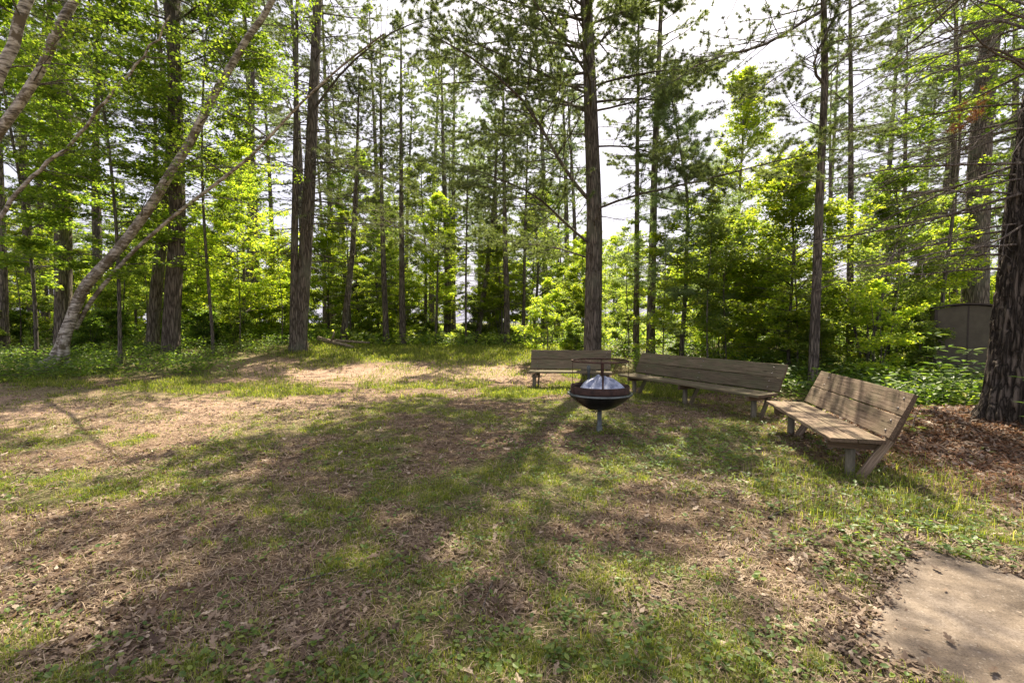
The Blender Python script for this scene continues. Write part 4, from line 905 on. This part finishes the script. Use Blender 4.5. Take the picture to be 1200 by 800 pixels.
# ------------------------------------------------------------ ground litter and low plants (uncountable)
rg = np.random.default_rng(21)
def frustum_pts(n, ylo, yhi, pw=1.0, margin=40):
    y = ylo*(yhi/ylo)**(rg.random(n)**pw); u = rg.uniform(-margin, 1200+margin, n); x = (u-600)/FPX*y
    return x, y
def keep(x, y, p):
    k = (rg.random(len(x)) < p) & ~inpad(x, y, .03) & (((x-fx)**2+(y-fy)**2) > .01); return x[k], y[k]
def tiltM(n, tilt):
    nr = norm(np.stack([rg.normal(0, tilt, n), rg.normal(0, tilt, n), np.ones(n)], -1)); return rotm(nr, rg.uniform(0, 2*pi, n))
# oak leaves, curled and lobed
ol = [(0, 0), (.10, .035), (.20, .16), (.27, .15), (.30, .07), (.42, .24), (.50, .22), (.52, .09), (.66, .22), (.74, .17), (.75, .07), (.90, .10), (1, 0)]
ov = ol+[(x, -y*.93) for x, y in ol[-2:0:-1]]
OV = np.array([(x, y, .10*(x-.5)**2*2+.9*y*y+.03*math.sin(9*x)) for x, y in ov]); OV = np.r_[OV, [[.5, 0, -.02]]]
no = len(ov); OF = [np.array([[no, k, (k+1) % no] for k in range(no)])]
OV2 = OV.copy(); OV2[:, 2] = -.12*(OV[:, 0]-.5)+.16*np.abs(OV[:, 1])*3*np.sin(OV[:, 0]*5)
ld = lambda x, y: np.clip(.35+.9*sm((fbm(x*.9+60, y*.9, 3)-.42)/.2)-.35*grassm(x, y)+.5*np.exp(-(((x-5.6)/1.9)**2+((y-5.9)/2.2)**2)), .05, 1)
a = Acc()
x, y = frustum_pts(26000, 1.9, 9.5); x, y = keep(x, y, ld(x, y)*.5)
for k, tv in enumerate((OV, OV2)):
    xx, yy = x[k::2], y[k::2]; n = len(xx)
    place(a, tv, OF, np.stack([xx, yy, gzl(xx, yy)+.006+rg.random(n)*.012], -1), tiltM(n, .32), (.025+.09*rg.random(n)**1.6)*np.clip(.75+.04*yy, 0, 1.1))
DV = np.array([[0, 0, .03], [.35, .28, .0], [1, 0, .06], [.4, -.27, .02]]); DF = [np.array([[0, 2, 1], [0, 3, 2]])]
x, y = frustum_pts(75000, 2.0, 19); x, y = keep(x, y, np.clip(ld(x, y)*.8, 0, 1)*(1-.8*cover(x, y))); n = len(x)
place(a, DV, DF, np.stack([x, y, gzl(x, y)+.004+rg.random(n)*.012], -1), tiltM(n, .4), (.010+.035*rg.random(n)**1.5)*(1+.08*y))
# drift against the near trunk
n = 16000; x = rg.normal(6.0, 1.0, n); y = rg.normal(5.9, .95, n); k = (x > 3.9); x, y = x[k], y[k]; n = len(x)
place(a, DV, DF, np.stack([x, y, gzl(x, y)+rg.random(n)**2*.05], -1), tiltM(n, .55), rg.uniform(.03, .085, n))
# leaves blown on to the slab
n = 60; aa = rg.random(n)**2*1.5; bb = rg.random(n)**2*2.4; x = PAD_C[0]+aa*PA[0]+bb*PB[0]; y = PAD_C[1]+aa*PA[1]+bb*PB[1]
place(a, OV, OF, np.stack([x, y, np.full(n, .044)], -1), tiltM(n, .12), .02+.07*rg.random(n)**1.5)
n = 2600; aa = rg.uniform(-.1, PADA+.1, n); bb = rg.uniform(-.1, 3, n); e_ = rg.integers(0, 3, n); off = rg.normal(-.03, .05, n)
aa = np.where(e_ == 0, off, np.where(e_ == 1, aa, PADA-.08-off)); bb = np.where(e_ == 1, off, bb); x = PAD_C[0]+aa*PA[0]+bb*PB[0]; y = PAD_C[1]+aa*PA[1]+bb*PB[1]
place(a, DV, DF, np.stack([x, y, .030+rg.random(n)*.016], -1), tiltM(n, .4), rg.uniform(.012, .05, n))
o = obj('leaf_litter', a.mesh('leaf_litter', M['litter'])); tag(o, 'dry tan and brown oak leaves scattered over the clearing floor', 'dead leaves', kind='stuff')
# straw, dead needles and bits
a = Acc(); x, y = frustum_pts(190000, 1.9, 20); x, y = keep(x, y, (.35+.5*sm((fbm(x*2+9, y*2, 3)-.4)/.2))*(1-.8*cover(x, y))); n = len(x)
l = rg.uniform(.03, .10, n)*(1+.03*y); w = (.0016+.0006*y)*rg.uniform(.6, 1.4, n)
SV = np.array([[0, -.5, 0], [0, .5, 0], [.55, .5, .10], [.55, -.5, .10], [1, 0, .0]]); SF = [np.array([[0, 3, 2], [0, 2, 1], [3, 4, 2]])]
place(a, SV, SF, np.stack([x, y, gzl(x, y)+.003+rg.random(n)*.008], -1), tiltM(n, .22), np.stack([l, w, l], -1))
o = obj('dead_straw', a.mesh('dead_straw', M['straw'])); tag(o, 'pale dead grass blades and pine needles matted on the soil', 'dead grass', kind='stuff')
a = Acc(); n = 26000; x = rg.normal(6.1, 1.3, n); y = rg.normal(5.7, 1.1, n); k = (x > 3.6+rg.random(n)); x, y = x[k], y[k]; n = len(x); l = rg.uniform(.04, .13, n)
place(a, SV, SF, np.stack([x, y, gzl(x, y)+.004+rg.random(n)**2*.04], -1), tiltM(n, .35), np.stack([l, rg.uniform(.003, .008, n), l], -1))
o = obj('pine_duff', a.mesh('pine_duff', M['duff'])); tag(o, 'rusty brown fallen pine needles heaped round the nearest trunk', 'pine needles', kind='stuff')
# grass
def blades(acc, x, y, h, w, bend=.5):
    n = len(x); az = rg.uniform(0, 2*pi, n); d = np.stack([np.cos(az), np.sin(az), 0*az], -1); s = np.stack([-np.sin(az), np.cos(az), 0*az], -1)
    b = np.stack([x, y, gzl(x, y)-.004], -1); bd = rg.uniform(.1, 1, n)[:, None]*bend
    up = np.array([0, 0, 1.]); h = h[:, None]; w = w[:, None]
    p1 = b+up*h*.55+d*h*bd*.25; p2 = b+up*h*(1-.35*bd)+d*h*bd
    V = np.stack([b-s*w*.5, b+s*w*.5, p1+s*w*.42, p1-s*w*.42, p2], 1).reshape(-1, 3); i = np.arange(n)[:, None, None]*5
    acc.add2(V, [(np.array([[0, 1, 2, 3]])[None]+i).reshape(-1, 4), (np.array([[3, 2, 4]])[None]+i).reshape(-1, 3)])
a = Acc()
x, y = frustum_pts(520000, 1.9, 12); cl = sm((fbm(x*4.5, y*4.5, 3)-.47)/.09)*(.4+.6*sm((y-3)/3))+.5*sm((fbm(x*4.5, y*4.5, 3)-.56)/.05); x, y = keep(x, y, grassm(x, y)*cl*.95+.03)
n = len(x); blades(a, x, y, rg.uniform(.014, .050, n)*(1+.03*y)*(.7+.6*fbm(x*2, y*2, 2)), (.0022+.0006*y)*rg.uniform(.7, 1.3, n), .9)
x, y = frustum_pts(280000, 10, 24); x, y = keep(x, y, np.clip(grassm(x, y), 0, 1)**1.2*(1-.7*cover(x, y))); n = len(x)
blades(a, x, y, rg.uniform(.05, .12, n)*(1+.6*(y > 16)), (.006+.0005*y)*rg.uniform(.7, 1.3, n), .7)
# tufts
tx, ty = frustum_pts(1700, 2.0, 10); tx, ty = keep(tx, ty, grassm(tx, ty)*.7)
xx = np.repeat(tx, 34)+rg.normal(0, .035, len(tx)*34); yy = np.repeat(ty, 34)+rg.normal(0, .035, len(tx)*34); xx, yy = keep(xx, yy, 1.0)
blades(a, xx, yy, rg.uniform(.025, .085, len(xx)), (.0026+.0005*yy), 1.0)
n = 2600; tx = rg.normal(0, .22, n)+np.repeat(rg.uniform(2.3, 4.6, 26), 100); ty = rg.normal(0, .18, n)+np.repeat(rg.uniform(3.7, 5.2, 26), 100)
tx, ty = keep(tx, ty, 1.0); blades(a, tx, ty, rg.uniform(.06, .17, len(tx)), np.full(len(tx), .005), 1.0)
o = obj('grass', a.mesh('grass', M['grass'])); tag(o, 'short patchy green grass growing through the leaf litter', 'grass', kind='stuff')
# low broadleaf weeds
WV = np.array([[0, 0, 0], [.3, .30, .06], [.7, .32, .05], [1, 0, 0], [.7, -.32, .05], [.3, -.30, .06], [.5, 0, -.03]]); WF = [np.array([[6, k, (k+1) % 6] for k in range(6)])]
def weeds(acc, cx, cy, nl, size, rad, hgt, tilt=.5):
    n = len(cx)*nl; az = rg.uniform(0, 2*pi, n); rr = rg.random(n)*rad; x = np.repeat(cx, nl)+rr*np.cos(az); y = np.repeat(cy, nl)+rr*np.sin(az)
    k = ~inpad(x, y, .05); x, y, az = x[k], y[k], az[k]; n = len(x)
    el = rg.uniform(-.1, tilt, n); X_ = np.stack([np.cos(az)*np.cos(el), np.sin(az)*np.cos(el), np.sin(el)], -1); Y_ = norm(np.stack([-np.sin(az), np.cos(az), rg.normal(0, .25, n)], -1)); Z_ = norm(np.cross(X_, Y_)); Y_ = np.cross(Z_, X_)
    place(acc, WV, WF, np.stack([x, y, gzl(x, y)+.01+rg.random(n)*hgt], -1), np.stack([X_, Y_, Z_], -1), size*rg.uniform(.5, 1.2, n))
a = Acc()
cx, cy_ = frustum_pts(4200, 2.0, 13); cx, cy_ = keep(cx, cy_, grassm(cx, cy_)*.5+.12); weeds(a, cx, cy_, 7, .034, .07, .035)
cx = np.concatenate([rg.normal(2.2, 1.3, 420), rg.normal(2.9, .5, 160)]); cy_ = np.concatenate([rg.normal(6.0, .9, 420), rg.normal(3.4, .5, 160)]); cx, cy_ = keep(cx, cy_, 1.0); weeds(a, cx, cy_, 8, .045, .07, .05)
o = obj('low_weeds', a.mesh('low_weeds', M['weed'])); tag(o, 'small round-leaved green weeds dotted among the grass and leaves', 'weeds', kind='stuff')
# knee-high ground cover at the wood's edge
a = Acc(); st = Acc()
def covered(n, ylo, yhi): 
    x, y = frustum_pts(n, ylo, yhi, margin=120); return keep(x, y, cover(x, y)*(.35+.65*sm((fbm(x*1.3, y*1.3, 2)-.35)/.2)))
cx, cy_ = covered(15000, 7.0, 26)
weeds(a, cx, cy_, 16, .08, .22, .38, .7)
hh = (cx > 0) & (rg.random(len(cx)) < .3); weeds(a, cx[hh], cy_[hh], 12, .11, .25, .65, .6)
o = obj('ground_cover', a.mesh('ground_cover', M['weed'])); tag(o, 'leafy knee-high green plants carpeting the edge of the wood', 'ground cover', kind='stuff')
# the clearing floor beyond the trees
a = Acc(); x, y = frustum_pts(150000, 20, 90, margin=100); n = len(x); k = rg.random(n) < .9; x, y = x[k], y[k]; n = len(x)
place(a, WV, WF, np.stack([x, y, gz(x, y)+rg.random(n)*.55], -1), tiltM(n, .7), rg.uniform(.10, .22, n))
o = obj('undergrowth', a.mesh('undergrowth', M['leaf_mid'])); tag(o, 'continuous green undergrowth on the floor of the wood behind the clearing', 'undergrowth', kind='stuff')

# countable leafy plants at the foot of the near trunk
def leafy_plant(label, x, y, h, nw, size, seed, mat='weed', group='broad-leaved plants around the near trunk'):
    rng = np.random.default_rng(seed); st = Acc(); lf = Acc(); k = np.linspace(0, 1, 6); 
    for s in range(2 if h > .5 else 1):
        a_ = rng.uniform(0, 6.28); P = np.stack([.2*h*k**1.5*cos(a_)+s*.05, .2*h*k**1.5*sin(a_), h*k*(1-.2*s)], 1); tubes(st, P[None], (.005*(1-.6*k))[None], 5)
        for w in range(nw):
            t = .25+.75*w/(nw-1); p = P[min(5, int(t*5))]; m_ = 6; az = rng.uniform(0, 6.28)+np.arange(m_)*2*pi/m_; el = rng.uniform(-.15, .35, m_)
            X_ = np.stack([np.cos(az)*np.cos(el), np.sin(az)*np.cos(el), np.sin(el)], -1); Y_ = np.stack([-np.sin(az), np.cos(az), 0*az], -1); Z_ = np.cross(X_, Y_)
            L_ = np.array([[0, 0, 0], [.25, .16, .03], [.6, .18, .02], [1, 0, -.08], [.6, -.18, .02], [.25, -.16, .03], [.5, 0, -.02]])
            place(lf, L_, WF, p+X_*.04, np.stack([X_, Y_, Z_], -1), size*rng.uniform(.8, 1.15, m_))
    t = thing('leafy_plant', label, 'plant', (x, y, gz1(x, y)), 0, group); obj('stem', st.mesh('stem', M['bark_grey']), t); obj('leaves', lf.mesh('leaves', M[mat]), t)
def atg(u, v):
    d = (400-v)/FPX; 
    y = 5.; 
    for _ in range(20):
        x = (u-600)/FPX*y*1.0; dd = (CAM_H-gz1(x, y))/((v-378)/FPX); y = .6*y+.4*dd
    return (u-600)/FPX*y, y
leafy_plant('tall whorled plant with pale leaves in front of the brown cabin', 7.35, 7.9, 1.25, 6, .17, 1)
leafy_plant('broad-leaved plant against the left flare of the near trunk', 6.15, 5.35, .75, 4, .16, 2)
leafy_plant('broad-leaved plant in front of the near trunk, at the frame edge', 5.9, 4.95, .40, 3, .17, 3)
leafy_plant('yellow-green leafy plant on the near side of the cabin', 7.1, 7.3, .45, 4, .19, 4, 'leaf_lime')
leafy_plant('pale green plant behind the near end of the nearest bench', 5.35, 6.2, .35, 3, .16, 5, 'leaf_lime')
leafy_plant('tall leafy plant hiding the lower left part of the cabin', 8.3, 8.9, 1.05, 5, .17, 7)
leafy_plant('second tall plant before the cabin, right of the first and shorter', 8.2, 8.1, .95, 5, .17, 8)
leafy_plant('bushy yellow-green plant low between cabin and nearest trunk', 7.6, 7.2, .6, 5, .17, 9, 'leaf_lime')
leafy_plant('green plant left of the cabin behind the nearest bench', 6.4, 7.9, .55, 4, .16, 6)
# fallen logs, sticks
def log(name, label, cat, p0, p1, r, mat='logwood', seed=1, stub=True, group=None):
    rng = np.random.default_rng(seed); p0 = np.array(p0, float); p1 = np.array(p1, float); c0 = p0.copy(); K = 16
    P = p0+(p1-p0)*np.linspace(0, 1, K)[:, None]+rng.normal(0, r*.35, (K, 3)); P[:, 2] = p0[2]+(p1[2]-p0[2])*np.linspace(0, 1, K)+rng.normal(0, r*.12, K)
    a = Acc(); tubes(a, (P-c0)[None], (r*(1-.45*np.linspace(0, 1, K))*rng.uniform(.9, 1.1, K))[None], 10)
    me_ends = [(P[0]-c0, r), (P[-1]-c0, r*.55)]
    if stub: tubes(a, [[P[6]-c0, P[6]-c0+[r*1.2, -.1, r*2], P[6]-c0+[r*2, -.2, r*4]]], [[r*.5, r*.4, r*.25]], 6)
    V = np.concatenate(a.v); S = 10
    f = [np.concatenate(a.f[4])]; caps = np.array([[(K-1)*S+k, (K-1)*S+(k+1) % S, (K-1)*S+(k+2) % S] for k in range(0, 1)])
    me = a.mesh(name, M[mat], True); bm = bmesh.new(); bm.from_mesh(me); bmesh.ops.holes_fill(bm, edges=[e for e in bm.edges if e.is_boundary], sides=12); bm.to_mesh(me); bm.free()
    o = obj(name, me, None, c0); tag(o, label, cat, group); return o
q = lambda x, y, h=0: (x, y, gz1(x, y)+h)
log('fallen_log', 'pale bare fallen log lying at the back of the lawn, thicker of the two', 'log', q(-7.9, 19.0, .22), q(-6.3, 18.6, .07), .10)
log('fallen_log', 'thinner pale log resting across behind the thicker fallen log', 'log', q(-7.4, 19.5, .14), q(-6.0, 19.6, .20), .065, seed=2, stub=False)
for k, (u, v, L, a_, r) in enumerate(((905, 612, .9, .6, .010), (690, 600, .5, 2.2, .006), (760, 705, .62, -.6, .008), (335, 690, .4, .4, .006), (930, 470, .7, -.9, .012), (560, 735, .35, 1.4, .005))):
    x, y = atg(u, v); lab = ('crooked grey stick on the sunlit litter left of the slab', 'short dark twig below the fire bowl', 'forked twig in the leaves right of the foreground centre', 'thin twig lying in the left foreground leaves',
        'bent stick lying under the nearest bench', 'short twig in the centre foreground')[k]
    log('fallen_stick', lab, 'stick', q(x, y, .015), q(x+L*cos(a_), y+L*sin(a_), .02), r, 'dead', 30+k, True, 'sticks on the clearing floor')
